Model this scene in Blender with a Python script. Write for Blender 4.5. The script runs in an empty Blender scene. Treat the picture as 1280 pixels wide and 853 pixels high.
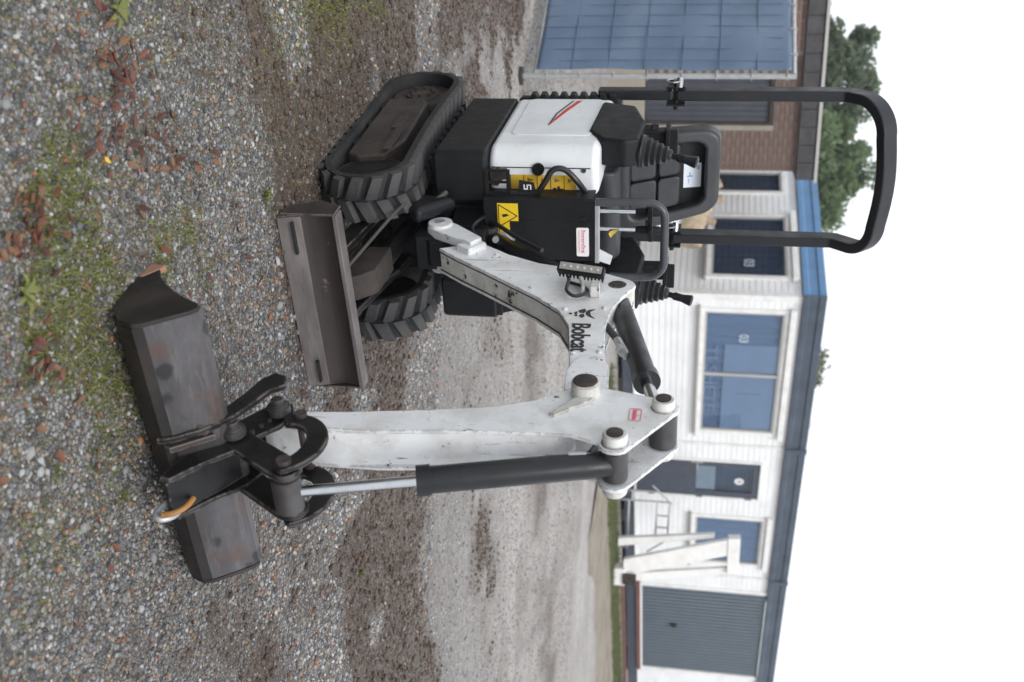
import bpy, bmesh, math, random
import numpy as np
from mathutils import Vector, Matrix
random.seed(7); RNG = np.random.default_rng(11)
R = math.radians
SC = bpy.context.scene
COL = SC.collection

# ------------------------------------------------------------------ camera
# the photograph is a portrait picture lying on its side: the camera is rolled a quarter turn
PITCH, ROLL, CAMH, FPX = R(10.2), R(2.7), 1.45, 1330.0
cam_d = bpy.data.cameras.new('camera'); cam = bpy.data.objects.new('camera', cam_d); COL.objects.link(cam)
fw = Vector((0, math.cos(PITCH), -math.sin(PITCH))); up = Vector((0, math.sin(PITCH), math.cos(PITCH))); rt = Vector((1, 0, 0))
ix = up*math.cos(ROLL) - rt*math.sin(ROLL); iy = up*math.sin(ROLL) + rt*math.cos(ROLL)
m = Matrix.Identity(4)
for i in range(3):
    m[i][0] = ix[i]; m[i][1] = -iy[i]; m[i][2] = -fw[i]
m[2][3] = CAMH
cam.matrix_world = m
cam_d.sensor_fit = 'HORIZONTAL'; cam_d.sensor_width = 36; cam_d.lens = 36*FPX/1280
cam_d.clip_start = 0.05; cam_d.clip_end = 1500
cam_d.dof.use_dof = True; cam_d.dof.focus_distance = 3.7; cam_d.dof.aperture_fstop = 2.9
SC.camera = cam

# ------------------------------------------------------------------ sky and light (overcast)
SUN_EL, SUN_AZ = R(50), R(166)
w = bpy.data.worlds.new('World'); SC.world = w; w.use_nodes = True
nt = w.node_tree; nt.nodes.clear()
sky = nt.nodes.new('ShaderNodeTexSky'); sky.sky_type = 'NISHITA'; sky.sun_disc = False
sky.sun_elevation = SUN_EL; sky.sun_rotation = SUN_AZ; sky.air_density = 1.0; sky.dust_density = 4.0; sky.ozone_density = 1.0
mixw = nt.nodes.new('ShaderNodeMix'); mixw.data_type = 'RGBA'; mixw.inputs[0].default_value = 0.86
mixw.inputs[7].default_value = (9.0, 9.35, 9.8, 1)      # the even white cloud layer
nt.links.new(sky.outputs[0], mixw.inputs[6])
bg = nt.nodes.new('ShaderNodeBackground'); bg.inputs[1].default_value = 0.1
out = nt.nodes.new('ShaderNodeOutputWorld')
nt.links.new(mixw.outputs[2], bg.inputs[0]); nt.links.new(bg.outputs[0], out.inputs[0])
sun_d = bpy.data.lights.new('sun', 'SUN'); sun_d.energy = 1.35; sun_d.angle = R(28); sun_d.color = (1, .98, .95)
sun = bpy.data.objects.new('sun', sun_d); COL.objects.link(sun)
# direction towards the sun (azimuth measured like the sky node: from +Y towards +X... behind the camera, a little to the right)
sdir = Vector((math.sin(SUN_AZ)*math.cos(SUN_EL), math.cos(SUN_AZ)*math.cos(SUN_EL), math.sin(SUN_EL)))
sun.rotation_euler = sdir.to_track_quat('Z', 'Y').to_euler(); sun.location = (0, 0, 20)
SC.view_settings.view_transform = 'Standard'; SC.view_settings.look = 'None'
SC.view_settings.exposure = 0.6; SC.view_settings.gamma = 1.0; SC.view_settings.use_curve_mapping = False
SC.cycles.max_bounces = 4; SC.cycles.diffuse_bounces = 3; SC.cycles.glossy_bounces = 2; SC.cycles.transparent_max_bounces = 6

# ------------------------------------------------------------------ helpers
class MB:
    """collects shapes in (lateral, forward, height) or plain (x, y, z) and links them as one mesh object"""
    def __init__(s, flip=False): s.v = []; s.f = []; s.flip = flip
    def add(s, vs, fs):
        n = len(s.v); s.v += [tuple(p) for p in vs]; s.f += [tuple(i+n for i in f) for f in fs]; return s
    def box(s, a, b):
        x0, y0, z0 = a; x1, y1, z1 = b
        return s.add([(x0,y0,z0),(x1,y0,z0),(x1,y1,z0),(x0,y1,z0),(x0,y0,z1),(x1,y0,z1),(x1,y1,z1),(x0,y1,z1)],
                     [(0,3,2,1),(4,5,6,7),(0,1,5,4),(1,2,6,5),(2,3,7,6),(3,0,4,7)])
    def _pr(s, lo, hi):
        n = len(lo)
        return s.add(lo+hi, [tuple(range(n))[::-1], tuple(range(n, 2*n))]+[(i, (i+1) % n, n+(i+1) % n, n+i) for i in range(n)])
    def prism_l(s, poly, a, b): return s._pr([(a, p, q) for p, q in poly], [(b, p, q) for p, q in poly])
    def prism_f(s, poly, a, b): return s._pr([(p, a, q) for p, q in poly], [(p, b, q) for p, q in poly])
    def prism_z(s, poly, a, b): return s._pr([(p, q, a) for p, q in poly], [(p, q, b) for p, q in poly])
    def tube(s, path, r, n=12, cap=True, rect=None):
        P = [Vector(p) for p in path]; k = len(P)
        rr = r if isinstance(r, (list, tuple)) else [r]*k
        T = []
        for i in range(k):
            t = (P[min(i+1, k-1)]-P[max(i-1, 0)])
            T.append(t.normalized())
        ref = Vector((0, 0, 1)) if abs(T[0].z) < .9 else Vector((1, 0, 0))
        if rect is not None: ref = Vector(rect[2])
        N = (ref-T[0]*ref.dot(T[0])).normalized()
        vs = []
        for i in range(k):
            N = (N-T[i]*N.dot(T[i])).normalized(); B = T[i].cross(N)
            if rect is not None:
                a, b = rect[0]/2, rect[1]/2
                for sa, sb in ((1,1),(-1,1),(-1,-1),(1,-1)): vs.append(P[i]+N*a*sa+B*b*sb)
            else:
                for j in range(n):
                    t = 2*math.pi*j/n; vs.append(P[i]+(N*math.cos(t)+B*math.sin(t))*rr[i])
        if rect is not None: n = 4
        fs = [(i*n+j, i*n+(j+1) % n, (i+1)*n+(j+1) % n, (i+1)*n+j) for i in range(k-1) for j in range(n)]
        if cap: fs += [tuple(range(n))[::-1], tuple(range((k-1)*n, k*n))]
        return s.add(vs, fs)
    def cyl(s, a, b, r, n=20, r2=None): return s.tube([a, b], [r, r if r2 is None else r2], n)
    def lathe(s, a, b, prof, n=24):
        a = Vector(a); b = Vector(b); L = b-a
        pts = [a+L*t for t, _ in prof]; T = L.normalized()
        ref = Vector((0, 0, 1)) if abs(T.z) < .9 else Vector((1, 0, 0))
        N = (ref-T*ref.dot(T)).normalized(); B = T.cross(N); vs = []
        for p, (_, r) in zip(pts, prof):
            for j in range(n):
                t = 2*math.pi*j/n; vs.append(p+(N*math.cos(t)+B*math.sin(t))*max(r, 1e-4))
        k = len(prof)
        fs = [(i*n+j, i*n+(j+1) % n, (i+1)*n+(j+1) % n, (i+1)*n+j) for i in range(k-1) for j in range(n)]
        fs += [tuple(range(n))[::-1], tuple(range((k-1)*n, k*n))]
        return s.add(vs, fs)
    def mesh(s, name, smooth=35):
        me = bpy.data.meshes.new(name)
        vs = [(x, -y, z) for x, y, z in s.v] if s.flip else s.v
        me.from_pydata(vs, [], s.f); me.validate(); 
        bm = bmesh.new(); bm.from_mesh(me); bmesh.ops.recalc_face_normals(bm, faces=bm.faces); bm.to_mesh(me); bm.free()
        if smooth:
            me.polygons.foreach_set('use_smooth', [True]*len(me.polygons)); me.set_sharp_from_angle(angle=R(smooth))
        return me
def link(name, me, mat=None, parent=None, loc=(0,0,0), rz=0.0, bevel=0, seg=2):
    o = bpy.data.objects.new(name, me); COL.objects.link(o)
    if mat is not None and len(me.materials) == 0: me.materials.append(mat)
    o.parent = parent; o.location = loc; o.rotation_euler = (0, 0, rz)
    if bevel:
        b = o.modifiers.new('bevel', 'BEVEL'); b.width = bevel; b.segments = seg; b.limit_method = 'ANGLE'; b.angle_limit = R(35); b.harden_normals = True
    return o
def arc(cx, cy, r, a0, a1, n=8): return [(cx+r*math.cos(R(a0+(a1-a0)*i/n)), cy+r*math.sin(R(a0+(a1-a0)*i/n))) for i in range(n+1)]
def rrect(x0, y0, x1, y1, r, n=4):
    return arc(x1-r, y1-r, r, 0, 90, n)+arc(x0+r, y1-r, r, 90, 180, n)+arc(x0+r, y0+r, r, 180, 270, n)+arc(x1-r, y0+r, r, 270, 360, n)
def smoothpath(pts, n=6):
    P = [Vector(p) for p in pts]; P = [P[0]*2-P[1]]+P+[P[-1]*2-P[-2]]; o = []
    for i in range(1, len(P)-2):
        for j in range(n):
            t = j/n; a, b, c, d = P[i-1:i+3]
            o.append(.5*((2*b)+(c-a)*t+(2*a-5*b+4*c-d)*t*t+(3*b-3*c+d-a)*t**3))
    o.append(P[-2]); return o
def tag(o, label, cat, group=None, kind=None):
    if label: o['label'] = label
    if cat: o['category'] = cat
    if group: o['group'] = group
    if kind: o['kind'] = kind
    return o
def empty(name, loc, rz=0.0):
    o = bpy.data.objects.new(name, None); COL.objects.link(o); o.location = loc; o.rotation_euler = (0, 0, rz); o.empty_display_size = .1; return o

# ------------------------------------------------------------------ materials
class NT:
    def __init__(s, name):
        s.m = bpy.data.materials.new(name); s.m.use_nodes = True; s.t = s.m.node_tree; s.t.nodes.clear()
        s.out = s.n('ShaderNodeOutputMaterial'); s.b = s.n('ShaderNodeBsdfPrincipled'); s.l(s.b.outputs[0], s.out.inputs[0])
        s.co = s.n('ShaderNodeTexCoord')
    def n(s, t, **k):
        x = s.t.nodes.new(t)
        for a, b in k.items(): setattr(x, a, b)
        return x
    def l(s, a, b): s.t.links.new(a, b)
    def set(s, i, v):
        if hasattr(v, 'is_linked') or isinstance(v, bpy.types.NodeSocket): s.l(v, i)
        else: i.default_value = v
    def noise(s, scale, detail=4, rough=.6, vec=None, stretch=None, coord='Object'):
        v = vec or s.co.outputs[coord]
        if stretch:
            mp = s.n('ShaderNodeMapping'); mp.inputs['Scale'].default_value = stretch; s.l(v, mp.inputs[0]); v = mp.outputs[0]
        x = s.n('ShaderNodeTexNoise'); x.inputs['Scale'].default_value = scale; x.inputs['Detail'].default_value = detail; x.inputs['Roughness'].default_value = rough
        s.l(v, x.inputs[0]); return x.outputs[0]
    def voro(s, scale, feature='F1', out='Distance', vec=None, rnd=1.0):
        x = s.n('ShaderNodeTexVoronoi', feature=feature); x.inputs['Scale'].default_value = scale; x.inputs['Randomness'].default_value = rnd
        s.l(vec or s.co.outputs['Object'], x.inputs[0]); return x.outputs[out]
    def ramp(s, fac, *stops, interp='LINEAR'):
        x = s.n('ShaderNodeValToRGB'); x.color_ramp.interpolation = interp; e = x.color_ramp.elements
        while len(e) < len(stops): e.new(.5)
        for el, (p, c) in zip(e, stops):
            el.position = p; el.color = (c, c, c, 1) if isinstance(c, (int, float)) else tuple(c)+(1,)
        s.l(fac, x.inputs[0]); return x.outputs[0]
    def mix(s, f, a, b, mode='MIX'):
        x = s.n('ShaderNodeMix', data_type='RGBA', blend_type=mode); 
        for i, v in ((0, f), (6, a), (7, b)):
            if isinstance(v, bpy.types.NodeSocket): s.l(v, x.inputs[i])
            else: x.inputs[i].default_value = v if i == 0 else (tuple(v)+(1,) if len(v) == 3 else v)
        return x.outputs[2]
    def math(s, op, a, b=0.0, clamp=False):
        x = s.n('ShaderNodeMath', operation=op, use_clamp=clamp); s.set(x.inputs[0], a); s.set(x.inputs[1], b); return x.outputs[0]
    def bump(s, h, strength=.3, dist=.01):
        x = s.n('ShaderNodeBump'); x.inputs['Strength'].default_value = strength; x.inputs['Distance'].default_value = dist; s.l(h, x.inputs['Height']); s.l(x.outputs[0], s.b.inputs['Normal'])
    def attr(s, name): x = s.n('ShaderNodeAttribute', attribute_name=name); return x
def surf(name, base, rough=.5, metal=0.0, var=.12, vscale=6, dirt=None, damt=.35, dscale=4, chip=None, cthr=.68, cscale=9, bump=.15, bscale=60, bdist=.002, stretch=None, spec=.5, coat=0, edge=None, ethr=.5, scratch=False):
    """painted / plain surface: tone variation, patches of dirt, chips to another colour, fine relief"""
    g = NT(name); b3 = tuple(base)
    v = g.noise(vscale, 5, .6, stretch=stretch)
    c = g.mix(g.ramp(v, (.3, 0), (.7, 1)), tuple(x*(1-var) for x in b3), tuple(min(1, x*(1+var)) for x in b3))
    rsock = g.ramp(g.noise(vscale*2.3, 4), (.3, max(0, rough-.1)), (.7, min(1, rough+.12)))
    if dirt:
        d = g.noise(dscale, 7, .68, stretch=stretch)
        f = g.math('MULTIPLY', g.ramp(d, (.45, 0), (.72, 1)), damt)
        c = g.mix(f, c, dirt); rsock = g.mix(f, rsock, (.85, .85, .85))
    if scratch:
        for st, sc_ in (((9, 9, .5), 7), ((.7, 8, 6), 9)):
            k = g.ramp(g.noise(sc_, 5, .6, stretch=st), (.655, 0), (.675, 1)); k = g.math('MULTIPLY', k, g.ramp(g.noise(5, 3), (.45, 0), (.6, .8)))
            c = g.mix(k, c, (.13, .10, .08))
    if chip:
        k = g.ramp(g.noise(cscale, 8, .72), (cthr, 0), (cthr+.015, 1))
        c = g.mix(k, c, chip); rsock = g.mix(k, rsock, (.8, .8, .8))
    if edge:
        bv = g.n('ShaderNodeBevel', samples=2); bv.inputs['Radius'].default_value = .009
        ge = g.n('ShaderNodeNewGeometry'); vm = g.n('ShaderNodeVectorMath', operation='DOT_PRODUCT'); g.l(bv.outputs[0], vm.inputs[0]); g.l(ge.outputs['Normal'], vm.inputs[1])
        ew = g.math('MULTIPLY', g.ramp(vm.outputs['Value'], (.80, 1), (.985, 0)), g.ramp(g.noise(26, 7, .75), (ethr, 0), (ethr+.06, 1)))
        c = g.mix(ew, c, edge); rsock = g.mix(ew, rsock, (.8, .8, .8))
    g.l(c, g.b.inputs['Base Color']); g.l(rsock, g.b.inputs['Roughness'])
    g.b.inputs['Metallic'].default_value = metal; g.b.inputs['Specular IOR Level'].default_value = spec
    if coat: g.b.inputs['Coat Weight'].default_value = coat
    if bump: g.bump(g.noise(bscale, 5, .6), bump, bdist)
    return g.m
M = {}
M['white'] = surf('white_paint', (.70, .715, .73), .36, 0, .05, 5, dirt=(.34, .30, .25), damt=.55, dscale=8, chip=(.04, .026, .02), cthr=.64, cscale=17, bump=.08, bscale=40, edge=(.06, .038, .028), ethr=.46, scratch=True)
M['white_dirty'] = surf('white_paint_scuffed', (.62, .625, .605), .5, 0, .08, 8, dirt=(.24, .21, .155), damt=.7, dscale=7, chip=(.03, .022, .017), cthr=.60, cscale=15, bump=.2, bscale=50, edge=(.045, .03, .022), ethr=.40, scratch=True)
M['hood'] = surf('hood_white_paint', (.70, .73, .755), .33, 0, .04, 4, dirt=(.36, .34, .31), damt=.3, dscale=5, chip=(.1, .09, .08), cthr=.71, cscale=14, bump=.05, bscale=20)
M['black'] = surf('black_plastic', (.0072, .0078, .0095), .5, 0, .25, 8, dirt=(.021, .020, .0195), damt=.4, dscale=5, bump=.2, bscale=220, bdist=.001, spec=.22)
M['black_steel'] = surf('black_painted_steel', (.006, .007, .009), .42, 0, .25, 7, dirt=(.02, .017, .0145), damt=.45, dscale=6, chip=(.07, .05, .04), cthr=.70, cscale=14, bump=.15, bscale=70, spec=.28)
M['black_gloss'] = surf('black_gloss_paint', (.009, .010, .013), .28, 0, .2, 6, dirt=(.03, .027, .025), damt=.25, dscale=6, bump=.06, bscale=60, spec=.4)
M['rail'] = surf('grey_rail_paint', (.038, .042, .048), .3, 0, .15, 6, dirt=(.08, .07, .06), damt=.3, dscale=9, chip=(.2, .2, .2), cthr=.70, cscale=18, bump=.06)
M['rops'] = surf('rollbar_paint', (.009, .0105, .014), .4, 0, .25, 6, dirt=(.028, .021, .021), damt=.5, dscale=7, bump=.12, bscale=80, spec=.4)
M['greasy'] = surf('greasy_black_iron', (.007, .007, .0076), .36, 0, .4, 12, spec=.28, dirt=(.022, .020, .0195), damt=.6, dscale=9, bump=.45, bscale=60, edge=(.20, .175, .16), ethr=.46)
M['rubber'] = surf('dusty_rubber', (.017, .0175, .019), .75, 0, .25, 9, dirt=(.06, .05, .042), damt=.55, dscale=7, bump=.4, bscale=120, spec=.3)
M['lug'] = surf('dusty_tread_rubber', (.036, .037, .041), .68, 0, .35, 9, dirt=(.08, .072, .066), damt=.8, dscale=11, bump=.5, bscale=90, spec=.35)
M['frame_rust'] = surf('mud_caked_steel', (.024, .017, .014), .7, 0, .45, 9, dirt=(.06, .045, .036), damt=.65, dscale=8, bump=.6, bscale=40, bdist=.005)
M['blade'] = surf('rusty_blade_steel', (.052, .042, .040), .42, .4, .3, 6, dirt=(.035, .022, .017), damt=.8, dscale=6, bump=.35, bscale=60, stretch=(.5, 1, 3.5), chip=(.16, .13, .12), cthr=.64, cscale=13, edge=(.24, .21, .20), ethr=.42)
M['blade_edge'] = surf('worn_blade_edge_steel', (.16, .142, .137), .45, .45, .25, 9, dirt=(.06, .042, .034), damt=.6, dscale=8, bump=.35, bscale=60, stretch=(.5, 1, 2))
def bucket_mat():
    g = NT('weathered_bucket_steel')
    v = g.ramp(g.noise(7, 8, .72, stretch=(.6, 1.6, 1.6)), (.3, 0), (.7, 1))
    c = g.mix(v, (.044, .041, .043), (.108, .102, .107))
    sc = g.ramp(g.noise(30, 6, .7, stretch=(.15, 1.5, 1.5)), (.56, 0), (.62, 1)); c = g.mix(g.math('MULTIPLY', sc, .22), c, (.20, .188, .19))
    c = g.mix(g.math('MULTIPLY', g.ramp(g.noise(11, 6, .7), (.5, 0), (.66, 1)), .55), c, (.10, .055, .04))
    sp = g.ramp(g.math('ADD', g.voro(11), g.math('MULTIPLY', g.noise(40, 4), .25)), (.34, 1), (.44, 0))
    sp = g.math('MULTIPLY', sp, g.ramp(g.noise(4, 3), (.44, 0), (.52, 1)))
    c = g.mix(g.math('MULTIPLY', sp, .8), c, (.016, .016, .018))
    g.l(c, g.b.inputs['Base Color']); g.b.inputs['Metallic'].default_value = .5
    g.l(g.ramp(v, (0, .30), (1, .48)), g.b.inputs['Roughness']); g.bump(g.noise(45, 6, .65), .3, .003); return g.m
M['bucket'] = bucket_mat()
M['bucket_dark'] = surf('shaded_rusty_bucket_steel', (.021, .018, .0175), .42, .3, .35, 8, dirt=(.05, .036, .028), damt=.5, dscale=8, bump=.35, bscale=50)  # rusty steel with the heel's shade put into its tone; side plates share it
M['cut'] = surf('bare_orange_rust_edge', (.30, .14, .07), .6, .2, .3, 12, dirt=(.2, .18, .17), damt=.7, dscale=12, bump=.3, bscale=60)
M['pin'] = surf('rusty_pin', (.03, .021, .018), .55, .2, .4, 25, dirt=(.12, .11, .11), damt=.5, dscale=20, bump=.4, bscale=80)
M['bushing'] = surf('grey_bushing_steel', (.068, .065, .067), .38, .5, .25, 15, dirt=(.06, .045, .035), damt=.6, dscale=14, bump=.25, bscale=60)
M['cylinder'] = surf('dark_cylinder_paint', (.0105, .0115, .014), .34, 0, .2, 8, spec=.35, dirt=(.03, .026, .024), damt=.3, dscale=7, chip=(.25, .25, .25), cthr=.75, cscale=14, bump=.08)
M['chrome'] = surf('polished_rod', (.45, .47, .49), .12, 1, .06, 10, dirt=(.3, .27, .24), damt=.25, dscale=20, bump=0)
M['steel'] = surf('galvanised_steel', (.42, .43, .44), .45, .6, .12, 20, dirt=(.3, .28, .26), damt=.3, dscale=9, bump=.05)
M['hose'] = surf('hydraulic_hose_rubber', (.010, .0105, .012), .38, 0, .2, 20, dirt=(.03, .028, .026), damt=.3, bump=.1)
M['seat'] = surf('seat_vinyl', (.018, .0195, .023), .45, 0, .15, 8, dirt=(.1, .1, .1), damt=.25, dscale=6, bump=.25, bscale=180, bdist=.001)
M['yellow'] = surf('yellow_decal', (.72, .50, .015), .45, 0, .05, 8, bump=.03)
M['yellow_old'] = surf('scuffed_amber_decal', (.60, .37, .02), .5, 0, .12, 14, dirt=(.30, .25, .15), damt=.6, dscale=22, bump=.05)
M['picto'] = surf('faded_brown_print', (.22, .13, .02), .5, 0, .3, 60, bump=0)
M['ink'] = surf('black_ink', (.012, .012, .014), .5, 0, .1, bump=0)
M['red'] = surf('red_ink', (.60, .13, .19), .5, 0, .1, bump=0)
M['redstripe'] = surf('red_stripe_vinyl', (.46, .035, .02), .4, 0, .1, bump=0)
M['sticker'] = surf('white_sticker', (.74, .72, .73), .45, 0, .04, bump=.03)
M['paper'] = surf('laminated_paper', (.66, .72, .78), .3, 0, .04, bump=.05)
M['blueink'] = surf('blue_ink', (.25, .35, .55), .5, 0, .1, bump=0)
M['lens'] = surf('led_lens', (.26, .26, .25), .18, 0, .15, 60, bump=.1, spec=.7)
M['led'] = surf('led_reflector', (.5, .5, .48), .2, .3, .1, bump=0)
M['orange'] = surf('orange_hook_paint', (.30, .135, .03), .45, 0, .2, 20, dirt=(.15, .07, .03), damt=.7, dscale=25, bump=.2)
M['mark'] = surf('white_stamp', (.8, .8, .8), .5, 0, .05, bump=0)

# ------------------------------------------------------------------ ground
def vnoise(x, y, s, seed):
    r = np.random.default_rng(seed); T = r.random((256, 256))
    X = x/s; Y = y/s; i = np.floor(X).astype(int); j = np.floor(Y).astype(int); fx = X-i; fy = Y-j
    fx = fx*fx*(3-2*fx); fy = fy*fy*(3-2*fy); g = lambda a, b: T[a % 256, b % 256]
    return (g(i, j)*(1-fx)+g(i+1, j)*fx)*(1-fy)+(g(i, j+1)*(1-fx)+g(i+1, j+1)*fx)*fy
def fbm(x, y, s, seed, o=4): return sum(vnoise(x, y, s/2**k, seed+k)*.5**k for k in range(o))/sum(.5**k for k in range(o))
def ss(a, b, t): t = np.clip((t-a)/(b-a), 0, 1); return t*t*(3-2*t)
DIRR = np.array([.86, .51]); NRM = np.array([-.51, .86])       # the wheel tracks run this way across the yard
def across(x, y): return (x-.9)*NRM[0]+(y-4.8)*NRM[1]
def along(x, y): return (x-.9)*DIRR[0]+(y-4.8)*DIRR[1]
def soil_mask(x, y):
    a = across(x, y)+.34*(fbm(x, y, .8, 3)-.5)+.14*(fbm(x, y, .2, 13)-.5)
    n = fbm(x, y, .35, 9)
    t1 = 1.9*np.exp(-(a/.46)**4)
    t2 = .7*np.exp(-((a+1.3)/.16)**4)*ss(-1.6, .2, along(x, y))
    t3 = .3*np.exp(-((a-1.9)/.34)**2)*ss(.42, .62, fbm(x, y, .7, 88))+.45*np.exp(-((a-4.2)/.4)**4)
    left = ss(-.85, -1.3, x)*ss(4.0, 4.8, y)*ss(8.2, 6.6, y)*1.3
    mach = ss(1.1, .6, np.hypot((x+.5)/1.1, (y-4.4)/1.0))*.55
    return np.clip((t1+t2+t3+left+mach)*(2.6*ss(.28, .62, n))+.4*ss(.5, .75, fbm(x, y, .5, 77)), 0, 1)
def moss_mask(x, y):
    n = fbm(x, y, .28, 21); b = fbm(x, y, .9, 31)
    near = ss(3.3, 2.0, y+1.3*x-.1)*1.15+ss(.25, -.25, np.abs(across(x, y)+1.65)-.1)*.5*ss(-.6, .3, along(x, y))
    return np.clip(near*(ss(.47, .70, n)*ss(.35, .6, b)*1.3+.13), 0, 1)
def height(x, y):
    s = soil_mask(x, y); near = ss(14, 8, y)
    h = .028*(fbm(x, y, 1.1, 41)-.5)+.016*(fbm(x, y, .22, 51)-.5)*near
    h += -.03*np.exp(-(across(x, y)/.36)**4)*near+s*.05*(fbm(x, y, .11, 61)-.5)*near
    h += .013*np.exp(-((across(x, y)+.05)/.3)**4)*np.sin(along(x, y)*2*math.pi/.11)*near*ss(.3, .8, along(x, y))
    # level under the machine and the bucket
    lvl = ss(1.5, .9, np.hypot((x+.6)/.9, (y-4.35)/1.0)); h = h*(1-.8*lvl)
    return h
gx = np.concatenate([-np.geomspace(400, 3.2, 40), np.arange(-3.1, 3.6, .028), np.geomspace(3.7, 400, 40)])
gy = np.concatenate([[-300, -80, -20, -5, 0], np.arange(1.0, 9.0, .028), np.geomspace(9.05, 700, 110)])
X, Y = np.meshgrid(gx, gy); nx, ny = len(gx), len(gy)
Z = height(X, Y)
me = bpy.data.meshes.new('ground')
vid = np.arange(nx*ny).reshape(ny, nx)
q = np.stack([vid[:-1, :-1], vid[:-1, 1:], vid[1:, 1:], vid[1:, :-1]], -1).reshape(-1, 4)
def fast_mesh(me, V, F, smooth=True):
    k = F.shape[1]
    me.vertices.add(len(V)); me.vertices.foreach_set('co', np.ascontiguousarray(V, dtype=np.float32).ravel())
    me.loops.add(F.size); me.loops.foreach_set('vertex_index', np.ascontiguousarray(F, dtype=np.int32).ravel())
    me.polygons.add(len(F)); me.polygons.foreach_set('loop_start', np.arange(0, F.size, k, dtype=np.int32))
    me.polygons.foreach_set('use_smooth', np.full(len(F), smooth)); me.update(calc_edges=True)
fast_mesh(me, np.stack([X, Y, Z], -1).reshape(-1, 3), q)
for nm, fn in (('soil', soil_mask), ('moss', moss_mask)):
    a = me.attributes.new(nm, 'FLOAT', 'POINT'); a.data.foreach_set('value', fn(X, Y).ravel().astype(np.float32))
def ground_mat():
    g = NT('gravel_yard'); P = g.co.outputs['Object']
    cell = g.voro(75, out='Color'); sep = g.n('ShaderNodeSeparateColor'); g.l(cell, sep.inputs[0])
    stone = g.ramp(sep.outputs[0], (.0, (.055, .06, .066)), (.2, (.12, .125, .132)), (.45, (.19, .19, .19)), (.62, (.25, .245, .24)), (.74, (.17, .14, .11)), (.85, (.32, .32, .32)), (.95, (.14, .085, .062)), (1, (.55, .55, .54)), interp='CONSTANT')
    cell2 = g.voro(31, out='Color'); sep2 = g.n('ShaderNodeSeparateColor'); g.l(cell2, sep2.inputs[0])
    stone = g.mix(g.math('MULTIPLY', g.ramp(g.noise(14, 3), (.4, 0), (.6, 1)), .4), stone, g.ramp(sep2.outputs[1], (0, (.09, .09, .10)), (.5, (.22, .21, .20)), (1, (.42, .42, .41))))
    gap = g.ramp(g.voro(75, 'DISTANCE_TO_EDGE'), (.0, 0), (.16, 1))
    near = g.mix(gap, (.042, .032, .023), stone)
    # the far yard: stones too small to tell apart, streaks of finer and coarser grit along the tracks
    mp = g.n('ShaderNodeMapping'); mp.inputs['Rotation'].default_value = (0, 0, -R(24)); mp.inputs['Scale'].default_value = (.35, 1.0, 1); g.l(P, mp.inputs[0])
    streak = g.noise(1.0, 6, .62, vec=mp.outputs[0])
    far = g.mix(g.ramp(streak, (.32, 0), (.68, 1)), (.285, .255, .232), (.45, .425, .40))
    far = g.mix(g.math('MULTIPLY', g.ramp(g.noise(1.1, 7, .72), (.46, 0), (.66, 1)), .5), far, (.21, .178, .155))
    far = g.mix(.35, far, g.mix(1.0, far, g.ramp(g.voro(24, out='Color'), (.2, .25), (.5, .8), (.8, 1.5)), 'MULTIPLY'))
    far = g.mix(g.ramp(g.noise(38, 6, .75), (.3, 0), (.7, 1)), g.mix(.55, far, (.15, .14, .132)), g.mix(.25, far, (.6, .59, .58)))
    xyz = g.n('ShaderNodeSeparateXYZ'); g.l(P, xyz.inputs[0]); y = xyz.outputs[1]
    c = g.mix(g.ramp(g.math('DIVIDE', y, 16), (.26, 0), (.55, 1)), near, far)
    # soil and moss
    soil = g.attr('soil').outputs['Fac']; moss = g.attr('moss').outputs['Fac']
    brk = g.ramp(g.noise(55, 6, .7), (.35, .1), (.6, 1))
    dirtc = g.mix(g.ramp(g.noise(20, 6, .7), (.3, 0), (.7, 1)), (.030, .0185, .0125), (.098, .066, .046))
    c = g.mix(g.math('MULTIPLY', g.math('MULTIPLY', soil, brk), 1.15, True), c, dirtc)
    mossc = g.mix(g.noise(90, 4), (.05, .05, .012), (.16, .15, .036))
    c = g.mix(g.math('MULTIPLY', g.math('MULTIPLY', moss, brk), .8, True), c, mossc)
    g.l(c, g.b.inputs['Base Color']); g.b.inputs['Roughness'].default_value = .72; g.b.inputs['Specular IOR Level'].default_value = .35
    hgt = g.math('ADD', g.math('MULTIPLY', gap, .5), g.math('MULTIPLY', g.noise(120, 6, .7), .8))
    g.bump(hgt, .55, .012); return g.m
ground = link('ground', me, ground_mat()); tag(ground, 'grey gravel yard with brown wheel tracks and mossy patches', None, kind='structure')

# loose stones lying on the yard: real pebbles as far as they can be told apart
PAL = np.array([(.085,.088,.092),(.13,.132,.138),(.17,.17,.175),(.22,.22,.22),(.155,.142,.13),(.27,.27,.27),(.34,.34,.345),(.20,.165,.13),(.25,.20,.15),(.15,.095,.07),(.22,.12,.085),(.42,.42,.41),(.5,.49,.475),(.06,.063,.07)])
PW = np.array([.09,.12,.12,.11,.11,.09,.07,.08,.055,.05,.025,.026,.010,.05]); PW /= PW.sum()
def ico():
    t = (1+5**.5)/2; v = np.array([(-1,t,0),(1,t,0),(-1,-t,0),(1,-t,0),(0,-1,t),(0,1,t),(0,-1,-t),(0,1,-t),(t,0,-1),(t,0,1),(-t,0,-1),(-t,0,1)], float); v /= np.linalg.norm(v[0])
    f = np.array([(0,11,5),(0,5,1),(0,1,7),(0,7,10),(0,10,11),(1,5,9),(5,11,4),(11,10,2),(10,7,6),(7,1,8),(3,9,4),(3,4,2),(3,2,6),(3,6,8),(3,8,9),(4,9,5),(2,4,11),(6,2,10),(8,6,7),(9,8,1)]); return v, f
def octa(): return np.array([(1,0,0),(0,1,0),(-1,0,0),(0,-1,0),(0,0,1),(0,0,-1)], float), np.array([(0,1,4),(1,2,4),(2,3,4),(3,0,4),(1,0,5),(2,1,5),(3,2,5),(0,3,5)])
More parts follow.
